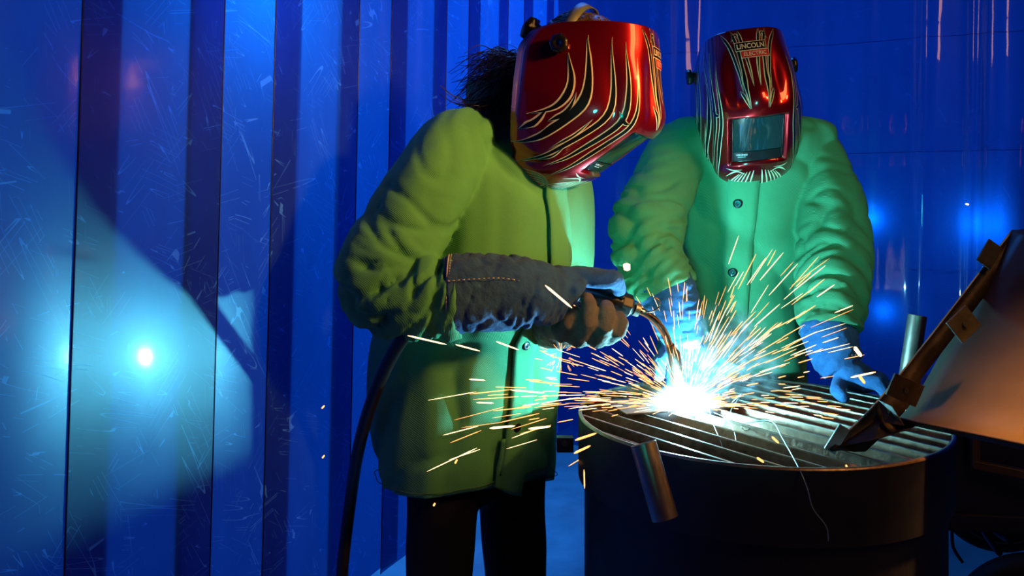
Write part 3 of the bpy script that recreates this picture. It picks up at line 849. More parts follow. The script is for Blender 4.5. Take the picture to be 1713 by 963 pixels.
def strip_on(parent, name, T, v0, v1, a0, a1, off, mat, nv=60, nu=6, bottom=None):
    s = MB(); pts = []
    for j in range(nv):
        v = v0 + (v1 - v0) * j / (nv - 1)
        for i in range(nu):
            a = a0 + (a1 - a0) * i / (nu - 1)
            if callable(a0): a = a0(v) + (a1(v) - a0(v)) * i / (nu - 1)
            vv = v
            pts.append(T.pt(min(1, vv), a, off, 1))
    s.grid(pts, nu, nv)
    o = s.build(name, mat, parent); m_ = o.modifiers.new('s', 'SOLIDIFY'); m_.thickness = 0.004; m_.offset = -1
    return o

# ---- left welder: turned to the right, olive green jacket
LP = thing('person', Vector((-0.07, 1.80, 0)), 'person in olive-lit green jacket and red helmet bending right, holding the welding torch', 'person')
Zt = 1.83
rows = [  # (y px, left px, right px, a)
    (176, 822, 878, 0.055), (188, 790, 895, 0.085), (204, 752, 922, 0.150), (228, 735, 950, 0.190), (265, 722, 972, 0.200), (320, 715, 986, 0.205), (400, 700, 988, 0.210),
    (470, 676, 984, 0.214), (530, 655, 958, 0.216), (590, 640, 940, 0.218), (650, 634, 936, 0.220), (710, 634, 934, 0.220), (770, 641, 930, 0.220), (822, 650, 924, 0.216)]
TH = 48; ct, st_ = math.cos(math.radians(TH)), math.sin(math.radians(TH))
rings = []
for (y, l, r, a) in rows:
    Ex = (r - l) / 2 / FPX * Zt; b = math.sqrt(max((Ex ** 2 - (a * ct) ** 2) / st_ ** 2, 0.05 ** 2))
    c_ = P((l + r) / 2, y, Zt); c_.z = CAMZ - (y - 340) / FPX * (Zt if y < 340 else Zt - 0.16 * min(1, (y - 340) / 60))
    rings.append((c_, a, b))
TL = Torso(rings, TH, 1.0, 0.010)
TL.hem = 0.50
jk = MB(); TL.mesh(jk)
sleeve(jk, [(P(798, 222, 1.72), 0.050), (P(758, 246, 1.66), 0.070), (P(722, 300, 1.63), 0.078), (P(688, 360, 1.61), 0.081), (P(658, 415, 1.59), 0.082), (P(636, 462, 1.57), 0.078), (P(648, 497, 1.55), 0.066), (P(695, 502, 1.545), 0.066), (P(742, 500, 1.54), 0.066), (P(768, 498, 1.54), 0.060)], 3.3, 0.019)
# far arm, mostly behind the body
sleeve(jk, [(P(900, 232, 1.93), 0.060), (P(925, 280, 1.97), 0.066), (P(925, 350, 1.98), 0.066), (P(915, 430, 1.94), 0.064), (P(905, 495, 1.86), 0.062), (P(915, 530, 1.76), 0.056)], 8.1, 0.009)
jm = fused(jk, 0.0045, 1, 'jacket', M['green'])
jacket = link('jacket', jm, LP); jacket['label'] = 'green flame-resistant work jacket, olive in the warm light'
# placket, snaps, collar, seams
def plc0(v): return 0.12
strip_on(jacket, 'placket', TL, 0.10, 0.97, 0.02, -0.20, 0.0062, M['green'])
tail = MB(); pts = []
for j in range(16):
    for i in range(7):
        p = TL.pt(0.88 + 0.12 * j / 15, 0.02 - (0.26 + 0.0 * j) * i / 6, 0.006); pts.append(p + Vector((0.0, 0, -0.034 * (j / 15) ** 2 * (1 - i / 6) )))
tail.grid(pts, 7, 16); o = tail.build('front_flap', M['green'], jacket); s_ = o.modifiers.new('s', 'SOLIDIFY'); s_.thickness = 0.003
for v, py in ((0.335, 370), (0.68, 590), (0.86, 712)): snap(jacket, TL, v, -0.09)
def seam(parent, T, f_, n=50, r=0.0009, off=0.006, mat='thread'):
    s = MB(); s.tube([T.pt(*f_(i / (n - 1)), off) for i in range(n)], r, None, 5); s.build('stitching', M[mat], parent)
seam(jacket, TL, lambda t: (0.985, -3.0 + 6.0 * t), 90)
col = MB(); pts = []
for j in range(8):
    v = j / 7
    for i in range(41):
        a = 0.25 + (2 * math.pi - 0.5) * i / 40
        p = TL.pt(0.05, a, 0.012)
        base = P(850, 176, Zt)
        q_ = Vector((p.x, p.y, p.z)) + Vector((0.012 * v, 0, 0.052 * math.sin(v * 1.9))) + (p - base) * (0.10 * v)
        pts.append(q_)
col.grid(pts, 41, 8); o = col.build('collar', M['green'], jacket); s_ = o.modifiers.new('s', 'SOLIDIFY'); s_.thickness = 0.004
tr = MB()
legs(tr, [P(742, 800, 1.77), P(855, 800, 1.88)], [Vector((-0.16, 1.75, 0.10)), Vector((0.02, 1.91, 0.10))], 0.077, 0.060)
tr.ell(P(785, 790, 1.85), (0.10, 0.11, 0.07))
link('trousers', fused(tr, 0.008, 4, 'trousers', M['trousers'], lambda p: 0.004 * noise.noise(p * 9)), LP)
for f_ in (Vector((-0.16, 1.75, 0)), Vector((0.02, 1.91, 0))): boot(f_, (0.95, -0.3, 0)).build('boot', M['boot'], LP)
brow = P(1097, 222, 1.66)
yl, pl = 68, 32
Fv = Vector((math.sin(math.radians(yl)) * math.cos(math.radians(pl)), -math.cos(math.radians(yl)) * math.cos(math.radians(pl)), -math.sin(math.radians(pl))))
HL = place_helmet(LP, brow - Fv * 0.147, yl, pl, 0)
body = MB(); head_shapes(body, HL, P(862, 215, 1.83))
body.tube([P(862, 210, 1.83), P(850, 300, 1.80), P(805, 480, 1.83), P(785, 700, 1.83)], [0.055, 0.075, 0.07, 0.07], None, 24)
body.tube([P(815, 260, 1.80), P(770, 275, 1.70), P(660, 420, 1.60), P(640, 480, 1.56), P(760, 495, 1.545), P(900, 492, 1.59), P(950, 490, 1.60)], [0.035, 0.035, 0.036, 0.034, 0.030, 0.024, 0.026], None, 14, True)
body.tube([P(900, 240, 1.92), P(922, 350, 1.97), P(912, 470, 1.88), P(930, 540, 1.72), P(955, 556, 1.64)], [0.04, 0.038, 0.034, 0.026, 0.026], None, 14, True)
for h_, f_ in ((P(742, 800, 1.77), Vector((-0.16, 1.75, 0.06))), (P(855, 800, 1.88), Vector((0.02, 1.91, 0.06)))):
    body.tube([h_, (h_ + f_) / 2, f_], [0.05, 0.045, 0.035], None, 16, True)
link('body', fused(body, 0.007, 3, 'body', M['skin']), LP)

# hair: cap plus loose curls behind the neck
def strand(mb, pts, r, n=10):
    c = [Vector(p) for p in catmull(pts, n)]; mb.tube(c, [r * (1 - 0.75 * i / (n - 1)) for i in range(n)], None, 4)
random.seed(11)
hr = MB(); R3 = HL.to_3x3()
hr.ell(HL @ Vector((0, -0.052, 0.055)), (0.083, 0.105, 0.087), None, R3, 36, 20)
for k in range(420):
    a = random.uniform(0, 2 * math.pi); b = random.uniform(0, 1)
    s0 = HL @ Vector((0.084 * math.sin(a) * math.sqrt(b), -0.052 + 0.104 * math.cos(a) * math.sqrt(b), 0.055 + 0.088 * math.sqrt(max(0, 1 - b))))
    e = HL @ Vector((random.uniform(-0.03, 0.03), -0.165, 0.02 + random.uniform(-0.03, 0.03)))
    mid = (s0 + e) / 2; cc_ = HL @ Vector((0, -0.052, 0.055)); dd_ = mid - cc_; mid = cc_ + dd_.normalized() * 0.098
    strand(hr, [s0, mid, e], 0.0016)
root = P(868, 125, 1.78)
hr.ell(root, (0.040, 0.05, 0.045))
hr.ell(P(845, 140, 1.78), (0.038, 0.04, 0.032))
for k in range(520):
    st = root + Vector((random.uniform(-0.02, 0.03), random.uniform(-0.045, 0.045), random.uniform(-0.03, 0.03)))
    L_ = random.uniform(0.05, 0.13)
    an = random.uniform(2.7, 4.3); d = Vector((math.cos(an), random.uniform(-0.45, 0.45), math.sin(an) * 0.75))
    m1 = st + d * L_ * 0.5 + Vector((random.uniform(-0.012, 0.012), random.uniform(-0.02, 0.02), random.uniform(0.0, 0.022)))
    e = st + d * L_ + Vector((random.uniform(-0.015, 0.015), 0, random.uniform(-0.05, 0.0)))
    strand(hr, [st, m1, e], random.uniform(0.0008, 0.0024))
for (pts, r) in (([P(850, 150, 1.76), P(800, 172, 1.74), P(765, 168, 1.72), P(742, 152, 1.72)], 0.0022), ([P(850, 150, 1.76), P(812, 178, 1.73), P(790, 184, 1.72), P(772, 164, 1.72)], 0.0020),
                 ([P(860, 130, 1.75), P(842, 165, 1.72), P(815, 182, 1.71), P(792, 183, 1.70)], 0.0024), ([P(870, 120, 1.76), P(845, 105, 1.74), P(835, 98, 1.74), P(826, 90, 1.74)], 0.0016),
                 ([P(870, 115, 1.76), P(850, 104, 1.74), P(838, 92, 1.74), P(832, 86, 1.74)], 0.0014)):
    for q_ in range(7):
        j = Vector((random.uniform(-.004, .004), random.uniform(-.006, .006), random.uniform(-.004, .004)))
        strand(hr, [Vector(p) + j * (1 + i) for i, p in enumerate(pts)], r * random.uniform(0.4, 1), 16)
h = hr.build('hair', M['hair'], LP); h['label'] = 'dark brown hair tied back with loose curling ends'

# gloves
def glove_from(mb, name, mat, parent, label, voxel=0.0034):
    me = fused(mb, voxel, 3, name, mat, lambda p: 0.0022 * noise.noise(p * 26) + 0.0012 * noise.noise(p * 70))
    o = link(name, me, parent); o['label'] = label; return o
def cuff_rings(mb, ringpts, seed, amp):
    sleeve(mb, ringpts, seed, amp, 60, 44, 0.8)
g = MB()
cuff_rings(g, [(P(746, 494, 1.540), 0.070), (P(790, 490, 1.545), 0.067), (P(840, 488, 1.555), 0.064), (P(880, 490, 1.57), 0.062), (P(915, 492, 1.585), 0.052), (P(945, 488, 1.60), 0.036)], 5.5, 0.009)
g.ell(P(935, 482, 1.595), (0.046, 0.030, 0.040))
g.tube([P(935, 462, 1.60), P(965, 462, 1.61), P(1000, 468, 1.60), P(1022, 466, 1.60)], [0.022, 0.019, 0.018, 0.018], None, 14, True)   # index finger over the handle
g.tube([P(1008, 468, 1.60), P(1030, 468, 1.61), P(1036, 484, 1.63)], [0.018, 0.018, 0.015], None, 14, True)
g.tube([P(940, 465, 1.62), P(975, 458, 1.65), P(1010, 462, 1.675), P(1020, 484, 1.69)], [0.020, 0.017, 0.016, 0.014], None, 14, True)
g.tube([P(935, 470, 1.64), P(965, 462, 1.675), P(992, 470, 1.70), P(1000, 492, 1.695)], [0.019, 0.016, 0.015, 0.013], None, 14, True)
g.tube([P(930, 480, 1.65), P(950, 472, 1.69), P(970, 482, 1.705), P(975, 500, 1.69)], [0.018, 0.015, 0.014, 0.012], None, 14, True)
g.tube([P(905, 500, 1.565), P(935, 500, 1.560), P(955, 488, 1.572), P(968, 478, 1.585)], [0.022, 0.020, 0.017, 0.014], None, 14, True)   # thumb
gl = glove_from(g, 'glove', M['navy_suede'], LP, 'dark blue suede gauntlet glove on the near hand')
def stitches(path, parent, r=0.0008, n=60, dash=2):
    s = MB(); c = [Vector(p) for p in catmull(path, n)]
    for i in range(0, n - 1, dash): s.tube([c[i], c[i + 1]], r, None, 5)
    s.build('stitching', M['stitch'], parent)
Rg = 0.0745
def ringp(px, py, Z, r, a): return P(px, py, Z) + Vector((0.004, -math.cos(a) * r, math.sin(a) * r))
stitches([ringp(752, 493, 1.541, 0.0735, a) for a in np.linspace(-1.5, 1.5, 9)], gl, 0.0010, 70)
stitches([ringp(748, 493, 1.541, 0.0728, a) for a in np.linspace(-1.5, 1.5, 9)], gl, 0.0014, 40, 1)
stitches([P(748, 470, 1.466), P(800, 466, 1.475), P(850, 466, 1.488), P(905, 480, 1.520), P(925, 500, 1.53)], gl, 0.0009, 50)
g = MB()
g.ell(P(968, 552, 1.615), (0.055, 0.036, 0.030), None, Matrix.Rotation(0.1, 3, 'Y'))
g.ell(P(940, 545, 1.64), (0.030, 0.040, 0.030))
g.tube([P(942, 560, 1.60), P(952, 540, 1.575), P(966, 527, 1.575), P(962, 522, 1.59)], [0.017, 0.016, 0.0155, 0.013], None, 14, True)
g.tube([P(968, 566, 1.590), P(984, 540, 1.560), P(985, 508, 1.565), P(982, 499, 1.585)], [0.018, 0.0155, 0.0145, 0.013], None, 14, True)
g.tube([P(1000, 566, 1.590), P(1012, 545, 1.565), P(1016, 520, 1.570), P(1014, 515, 1.59)], [0.020, 0.0175, 0.017, 0.015], None, 14, True)
g.tube([P(1015, 562, 1.600), P(1034, 552, 1.580), P(1038, 540, 1.580), P(1034, 532, 1.60)], [0.019, 0.0165, 0.0155, 0.014], None, 14, True)
g.tube([P(940, 548, 1.66), P(960, 520, 1.69), P(990, 500, 1.695)], [0.020, 0.017, 0.014], None, 14, True)
cuff_rings(g, [(P(912, 520, 1.79), 0.062), (P(920, 532, 1.74), 0.058), (P(932, 542, 1.69), 0.046), (P(945, 550, 1.65), 0.036)], 2.5, 0.005)
glove_from(g, 'glove', M['brown_suede'], LP, 'grey-brown suede glove on the far hand, fingers closed under the torch')

# torch held in both hands
to = thing('welding_torch', P(1060, 520, 1.655), 'dark handled welding torch with bent coppery neck held in both gloves', 'torch')
hd = MB(); hp = [P(905, 475, 1.625), P(950, 484, 1.635), P(1000, 497, 1.648), P(1045, 511, 1.657)]
hd.tube([Vector(p) for p in catmull(hp, 12)], [0.016, 0.016, 0.016, 0.017, 0.017, 0.018, 0.018, 0.018, 0.019, 0.020, 0.021, 0.021], None, 24, True)
hd.build('handle', M['black_plastic'], to)
hs = MB(); hs.tube([P(1036, 507, 1.656), P(1053, 513, 1.659)], 0.0235, None, 8); hs.build('handle_socket', M['black_rubber'], to, False, 0.002)
sc2 = MB(); sc2.tube([P(1042, 497, 1.637), P(1042, 497, 1.632)], 0.004, None, 12); sc2.build('screw', M['snap'], to)
trg = MB(); trg.tube([P(990, 512, 1.64), P(1012, 526, 1.645), P(1025, 523, 1.65)], [0.006, 0.006, 0.005], None, 10, True); trg.build('trigger', M['black_rubber'], to)
ring = MB(); ring.tube([P(1054, 514, 1.659), P(1060, 516, 1.66)], 0.010, None, 20); ring.build('neck_nut', M['snap'], to)
cl = MB(); cl.tube([P(1061, 516, 1.66), P(1069, 519, 1.661)], 0.0135, None, 24); sharp(cl.build('collar_ring', M['zinc'], to))
nk = MB(); npth = [P(1060, 516, 1.66), P(1080, 524, 1.665), P(1098, 538, 1.672), P(1112, 558, 1.682), P(1121, 580, 1.692)]
nk.tube([Vector(p) for p in catmull(npth, 24)], 0.0078, None, 20); nk.build('gooseneck', M['copper'], to)
nz = MB(); nz.tube([P(1120, 577, 1.690), P(1124, 586, 1.695), P(1127, 590, 1.697), P(1135, 640, 1.72), P(1136, 644, 1.722)], [0.009, 0.0105, 0.0125, 0.0125, 0.0105], None, 24); nz.build('nozzle', M['nozzle'], to)
hk = MB(); hk.tube([Vector(p) for p in catmull([P(1075, 522, 1.655), P(1092, 520, 1.655), P(1103, 512, 1.655), P(1102, 502, 1.655), P(1094, 497, 1.655)], 18)], 0.0017, None, 8); hk.build('hanging_hook', M['copper'], to)
cbl = MB(); cbl.tube([Vector(p) for p in catmull([P(905, 475, 1.625), P(860, 475, 1.64), P(790, 515, 1.56), P(705, 542, 1.52), P(668, 574, 1.545), P(630, 650, 1.62), P(602, 740, 1.70), P(586, 840, 1.78), P(572, 963, 1.78), P(565, 1090, 1.80), P(590, 1290, 1.84)], 90)], 0.0125, None, 16)
cbl.build('cable', M['black_rubber'], to)['label'] = 'thick black cable hanging down behind the elbow'

# ---- right welder: facing the camera, teal-lit green jacket
RPn = thing('person', Vector((0.56, 2.24, 0)), 'person in teal-lit green jacket and red helmet facing forward behind the drum', 'person')
rr_ = [(P(1250, 186, 2.08), 0.060, 0.060), (P(1250, 195, 2.08), 0.120, 0.080), (P(1250, 207, 2.09), 0.185, 0.100), (P(1248, 228, 2.10), 0.206, 0.118), (P(1244, 280, 2.12), 0.200, 0.130), (P(1238, 340, 2.15), 0.190, 0.140),
       (P(1233, 400, 2.17), 0.182, 0.142), (P(1226, 480, 2.20), 0.178, 0.142), (P(1222, 560, 2.23), 0.182, 0.145), (P(1220, 640, 2.25), 0.192, 0.150), (P(1220, 720, 2.26), 0.200, 0.155), (P(1220, 790, 2.27), 0.205, 0.158)]
TR = Torso(rr_, -8, 5.0, 0.010)
jk = MB(); TR.mesh(jk)
sleeve(jk, [(P(1180, 238, 2.09), 0.060), (P(1140, 250, 2.07), 0.068), (P(1117, 290, 2.03), 0.070), (P(1098, 340, 1.98), 0.074), (P(1082, 385, 1.94), 0.080), (P(1085, 432, 1.90), 0.070), (P(1108, 470, 1.87), 0.060), (P(1118, 490, 1.86), 0.052)], 1.7, 0.017)
sleeve(jk, [(P(1318, 240, 2.10), 0.060), (P(1352, 258, 2.09), 0.070), (P(1374, 300, 2.06), 0.074), (P(1390, 350, 2.03), 0.078), (P(1396, 420, 1.99), 0.077), (P(1396, 480, 1.94), 0.072), (P(1392, 535, 1.90), 0.062), (P(1392, 552, 1.89), 0.054)], 6.2, 0.018)
jacket2 = link('jacket', fused(jk, 0.0045, 1, 'jacket', M['green']), RPn); jacket2['label'] = 'green flame-resistant work jacket, teal in the arc light'
strip_on(jacket2, 'placket', TR, 0.07, 0.98, -0.19, 0.07, 0.006, M['green'])
seam(jacket2, TR, lambda t: (0.08 + 0.88 * t, 0.03), 60, off=0.0075)
for v in (0.27, 0.455, 0.60): snap(jacket2, TR, v, -0.08, 0.0112)
col = MB(); pts = []
for j in range(8):
    v = j / 7
    for i in range(41):
        a = 0.25 + (2 * math.pi - 0.5) * i / 40; p = TR.pt(0.03, a, 0.010)
        pts.append(p + Vector((0, -0.01 * v, 0.045 * math.sin(v * 1.8))))
col.grid(pts, 41, 8); o = col.build('collar', M['green'], jacket2); s_ = o.modifiers.new('s', 'SOLIDIFY'); s_.thickness = 0.004
tr = MB(); hips = [P(1175, 780, 2.27), P(1265, 780, 2.27)]; feet = [Vector((0.44, 2.30, 0.10)), Vector((0.70, 2.30, 0.10))]
legs(tr, hips, feet, 0.092, 0.062); tr.ell(P(1220, 760, 2.27), (0.17, 0.13, 0.10))
link('trousers', fused(tr, 0.009, 4, 'trousers', M['trousers'], lambda p: 0.004 * noise.noise(p * 9)), RPn)
for f_ in feet: boot(Vector((f_.x, f_.y, 0)), (0.05, -1, 0)).build('boot', M['boot'], RPn)
HR = place_helmet(RPn, P(1251, 166, 1.985), -5, 16, 6)
body = MB(); head_shapes(body, HR, P(1250, 215, 2.09))
body.tube([P(1250, 205, 2.09), P(1244, 280, 2.13), P(1225, 500, 2.22), P(1220, 770, 2.27)], [0.06, 0.10, 0.11, 0.12], None, 24)
body.tube([P(1180, 240, 2.08), P(1110, 290, 2.03), P(1084, 400, 1.93), P(1115, 480, 1.87), P(1150, 570, 1.83)], [0.04, 0.042, 0.038, 0.030, 0.028], None, 14, True)
body.tube([P(1320, 240, 2.09), P(1380, 300, 2.05), P(1396, 440, 1.97), P(1392, 550, 1.89), P(1420, 620, 1.84)], [0.04, 0.042, 0.038, 0.030, 0.026], None, 14, True)
for h_, f_ in zip(hips, feet): body.tube([h_, (h_ + f_) / 2, f_ - Vector((0, 0, 0.04))], [0.05, 0.05, 0.035], None, 16, True)
link('body', fused(body, 0.007, 3, 'body', M['skin']), RPn)
hr2 = MB(); hr2.ell(HR @ Vector((0, -0.050, 0.055)), (0.080, 0.102, 0.090), None, HR.to_3x3(), 30, 18)
for k in range(160):
    a = random.uniform(0, 2 * math.pi); b = random.uniform(0, 0.8)
    s0 = HR @ Vector((0.080 * math.sin(a) * math.sqrt(b), -0.05 + 0.10 * math.cos(a) * math.sqrt(b), 0.055 + 0.090 * math.sqrt(1 - b)))
    d = HR.to_3x3() @ Vector((math.sin(a) * 0.5, -0.5 + 0.3 * math.cos(a), 0.5)); strand(hr2, [s0, s0 + d * 0.008, s0 + d * 0.017 + Vector((0, 0, -0.004))], 0.0009, 5)
hr2.build('hair', M['hair'], RPn)
g = MB()
cuff_rings(g, [(P(1107, 472, 1.875), 0.062), (P(1122, 505, 1.862), 0.060), (P(1134, 545, 1.85), 0.050), (P(1142, 575, 1.84), 0.042)], 4.0, 0.007)
g.ell(P(1146, 588, 1.835), (0.042, 0.027, 0.044))
for (x0, dx, z) in ((1126, -6, 1.825), (1139, -3, 1.82), (1152, 0, 1.82), (1164, 3, 1.825)):
    g.tube([P(x0, 610, z), P(x0 + dx, 638, z - 0.02), P(x0 + dx * 1.5, 652, z - 0.045)], [0.0145, 0.0135, 0.012], None, 12, True)
g.tube([P(1118, 585, 1.83), P(1102, 605, 1.80), P(1102, 628, 1.785)], [0.018, 0.016, 0.013], None, 12, True)
ga = glove_from(g, 'glove', M['blue_suede'], RPn, 'blue suede gauntlet glove steadying the work behind the arc')
def ring2(c, ax, r, a, n1):
    n2 = ax.cross(n1).normalized(); return c + (n1 * math.cos(a) + n2 * math.sin(a)) * r
c0 = P(1108, 476, 1.875); ax = (P(1140, 545, 1.85) - P(1107, 472, 1.875)).normalized(); n1 = ax.cross(Vector((0, 1, 0))).normalized()
stitches([ring2(c0, ax, 0.0645, a, n1) for a in np.linspace(0, 2 * math.pi, 17)], ga, 0.0010, 110)
g = MB()
cuff_rings(g, [(P(1383, 542, 1.90), 0.060), (P(1390, 568, 1.88), 0.056), (P(1400, 598, 1.862), 0.050), (P(1413, 616, 1.85), 0.044)], 7.0, 0.007)
g.ell(P(1430, 628, 1.835), (0.050, 0.046, 0.034), None, Matrix.Rotation(0.45, 3, 'Y'))
for i, (dx, dz) in enumerate(((0, 0.0), (0.004, -0.028), (0.0, -0.056), (-0.012, -0.082))):
    b0 = P(1432, 634, 1.85) + Vector((0, dz * 0.7, 0)); b0.z = 0.873
    e1 = b0 + Vector((0.032 + dx, -0.016, 0.004)); e2 = e1 + Vector((0.010, -0.010, -0.022))
    g.tube([b0, e1, e2], [0.020, 0.0185, 0.014], None, 12, True)
g.tube([P(1405, 640, 1.82), P(1400, 652, 1.79), P(1412, 664, 1.765)], [0.017, 0.015, 0.013], None, 12, True)
gb = glove_from(g, 'glove', M['blue_suede'], RPn, 'blue suede gauntlet glove resting on the grate beside the sheet metal')
c0 = P(1384, 545, 1.90); ax = (P(1402, 598, 1.862) - P(1383, 542, 1.90)).normalized(); n1 = ax.cross(Vector((0, 1, 0))).normalized()
stitches([ring2(c0, ax, 0.0625, a, n1) for a in np.linspace(0, 2 * math.pi, 17)], gb, 0.0010, 110)
stitches([ring2(P(1408, 606, 1.855), ax, 0.0455, a, n1) for a in np.linspace(0, 2 * math.pi, 13)], gb, 0.0010, 70)

# ------------------------------------------------------------------ machine cart at the right
ca = thing('welding_machine', P(1690, 780, 2.3) * 1.0, 'dark navy wheeled welding machine cart behind the drum at right', 'machine')
ca.location.z = 0
def put(mb, name, mat, parent=ca, smooth=True, bevel=0): return mb.build(name, mat, parent, smooth, bevel)
cb = MB(); cc = P(1690, 735, 2.28); cb.box((cc.x + 0.10, cc.y, 0.60), (0.34, 0.17, 0.155), None, Matrix.Rotation(-0.12, 3, 'Z')); put(cb, 'cabinet', M['cart_blue'], ca, False, 0.008)
lp = MB(); lp.box((cc.x + 0.10, cc.y - 0.015, 0.452), (0.35, 0.165, 0.022), None, Matrix.Rotation(-0.12, 3, 'Z')); put(lp, 'base_tray', M['cart_blue'], ca, False, 0.004)
bl = MB(); c = P(1636, 815, 2.19); bl.tube([c, c + Vector((0, -0.012, 0))], [0.011, 0.011], None, 20)
pts = []
for i in range(33):
    a = 2 * math.pi * i / 32; pts.append(c + Vector((0.009 * math.cos(a), -0.012, 0.009 * math.sin(a))))
bl2 = MB(); bl2.tube(pts, 0.0022, None, 8); put(bl2, 'eyelet', M['copper'])
fr = MB()
for a, b in ((P(1630, 700, 2.12), P(1630, 776, 2.12)), (P(1630, 776, 2.12), P(1780, 806, 2.05)), ):
    d = (b - a); mid = (a + b) / 2; q_ = d.to_track_quat('X', 'Z').to_matrix(); fr.box(mid, (d.length / 2 + 0.008, 0.010, 0.010), None, q_)
put(fr, 'tube_frame', M['tube_brown'], ca, False, 0.002)
def wheel(c, r, w, ax, name):
    ax = Vector(ax).normalized(); n1 = ax.cross(Vector((0, 0, 1))).normalized(); n2 = ax.cross(n1)
    def lat(prof, seg=56):
        mb = MB(); pts = []
        for (rr, h) in prof:
            for i in range(seg):
                t = 2 * math.pi * i / seg; pts.append(c + ax * h + (n1 * math.cos(t) + n2 * math.sin(t)) * rr)
        mb.grid(pts, seg, len(prof), None, True, True); return mb
    o = lat([(r * 0.80, -w * 0.5), (r * 0.90, -w * 0.55), (r * 0.97, -w * 0.45), (r, -w * 0.2), (r, w * 0.2), (r * 0.97, w * 0.45), (r * 0.90, w * 0.55), (r * 0.80, w * 0.5)]).build(name, M['tyre'], ca)
    h = lat([(r * 0.84, -w * 0.56), (r * 0.80, -w * 0.57), (r * 0.76, -w * 0.35), (r * 0.3, -w * 0.3), (r * 0.28, -w * 0.6), (r * 0.1, -w * 0.62)]).build('wheel_rim', M['rim'], o)
    return o
wheel(P(1672, 812, 2.48), 0.190, 0.05, (0.15, 1, 0), 'wheel')
wheel(Vector((1.262, 2.05, 0.205)), 0.205, 0.06, (0.15, 1, 0), 'wheel')
for k, pts in enumerate(([P(1628, 822, 2.35), P(1636, 862, 2.33), P(1650, 895, 2.28), P(1672, 925, 2.2)], [P(1640, 822, 2.36), P(1648, 855, 2.34), P(1662, 885, 2.30), P(1690, 905, 2.2)], [P(1652, 845, 2.36), P(1668, 870, 2.34), P(1684, 888, 2.30)])):
    hs = MB(); hs.tube([Vector(p) for p in catmull(pts, 20)], 0.008 if k < 2 else 0.012, None, 12); put(hs, 'hose', M['rim'])
lv = MB(); lv.tube([Vector(p) for p in catmull([P(1591, 812, 2.3), P(1592, 850, 2.3), P(1593, 905, 2.3), P(1598, 922, 2.3), P(1610, 940, 2.3)], 24)], 0.0045, None, 10)
lv.tube([P(1590, 845, 2.295), P(1591, 862, 2.295)], 0.009, None, 10); put(lv, 'lever', M['rim'])

# ------------------------------------------------------------------ arc, sparks and smoke
ac = MB(); ac.ell(ARC, (0.012, 0.012, 0.010))
o = rebase(ac.build('welding_arc', M['arc'])); tag(o, 'blinding blue-white welding arc under the torch nozzle', 'arc')

def vol_mat(name, dens, col, emis=0.0, ecol=(1, 1, 1), fall=True, nscale=14, aniso=0.3, thr=(0.4, 0.75)):
    m, nt, out = nodes(name)
    t = nt.nodes.new('ShaderNodeTexCoord')
    v = t.outputs['Object']
    ln = nt.nodes.new('ShaderNodeVectorMath'); ln.operation = 'LENGTH'; nt.links.new(v, ln.inputs[0])
    f_ = math_n(nt, 'MAXIMUM', math_n(nt, 'SUBTRACT', 1.0, ln.outputs['Value']), 0.0)
    f2 = math_n(nt, 'POWER', f_, 3.0 if emis else 1.2)
    vv = nt.nodes.new('ShaderNodeVolumePrincipled')
    vv.inputs['Color'].default_value = (*col, 1); vv.inputs['Anisotropy'].default_value = aniso
    if emis:
        vv.inputs['Density'].default_value = 0.0
        nt.links.new(math_n(nt, 'MULTIPLY', f2, emis), vv.inputs['Emission Strength'])
        vv.inputs['Emission Color'].default_value = (*ecol, 1)
    else:
        n1 = nt.nodes.new('ShaderNodeTexNoise'); n1.inputs['Scale'].default_value = nscale; n1.inputs['Detail'].default_value = 5
        n1.inputs['Distortion'].default_value = 1.8
        nt.links.new(v, n1.inputs['Vector'])
        n = nt.nodes.new('ShaderNodeMapRange'); n.inputs['From Min'].default_value = thr[0]; n.inputs['From Max'].default_value = thr[1]
        nt.links.new(n1.outputs['Fac'], n.inputs['Value'])
        nt.links.new(math_n(nt, 'MULTIPLY', math_n(nt, 'MULTIPLY', n.outputs[0], f2), dens), vv.inputs['Density'])
    nt.links.new(vv.outputs[0], out.inputs['Volume'])
    return m
def unit_sphere(name, mat, c, s, R=None):
    mb = MB(); mb.ell((0, 0, 0), (1, 1, 1), None, None, 32, 18)
    o = mb.build(name, mat); o.location = c; o.scale = s
    if R: o.rotation_euler = R
    return o
o = unit_sphere('arc_glow', vol_mat('arc_plasma', 0, (1, 1, 1), 520.0, (0.45, 0.82, 1.0)), ARC + Vector((0, 0, 0.002)), (0.095, 0.06, 0.048))
tag(o, 'blue-white glowing plasma around the welding arc', 'glow')
o = unit_sphere('weld_smoke', vol_mat('weld_smoke', 48.0, (0.70, 0.88, 1.0), nscale=2.4, thr=(0.50, 0.66)), P(1222, 600, 1.78), (0.13, 0.07, 0.13), (0, 0.5, 0))
tag(o, 'bluish welding smoke drifting up from the arc', 'smoke', kind='stuff')

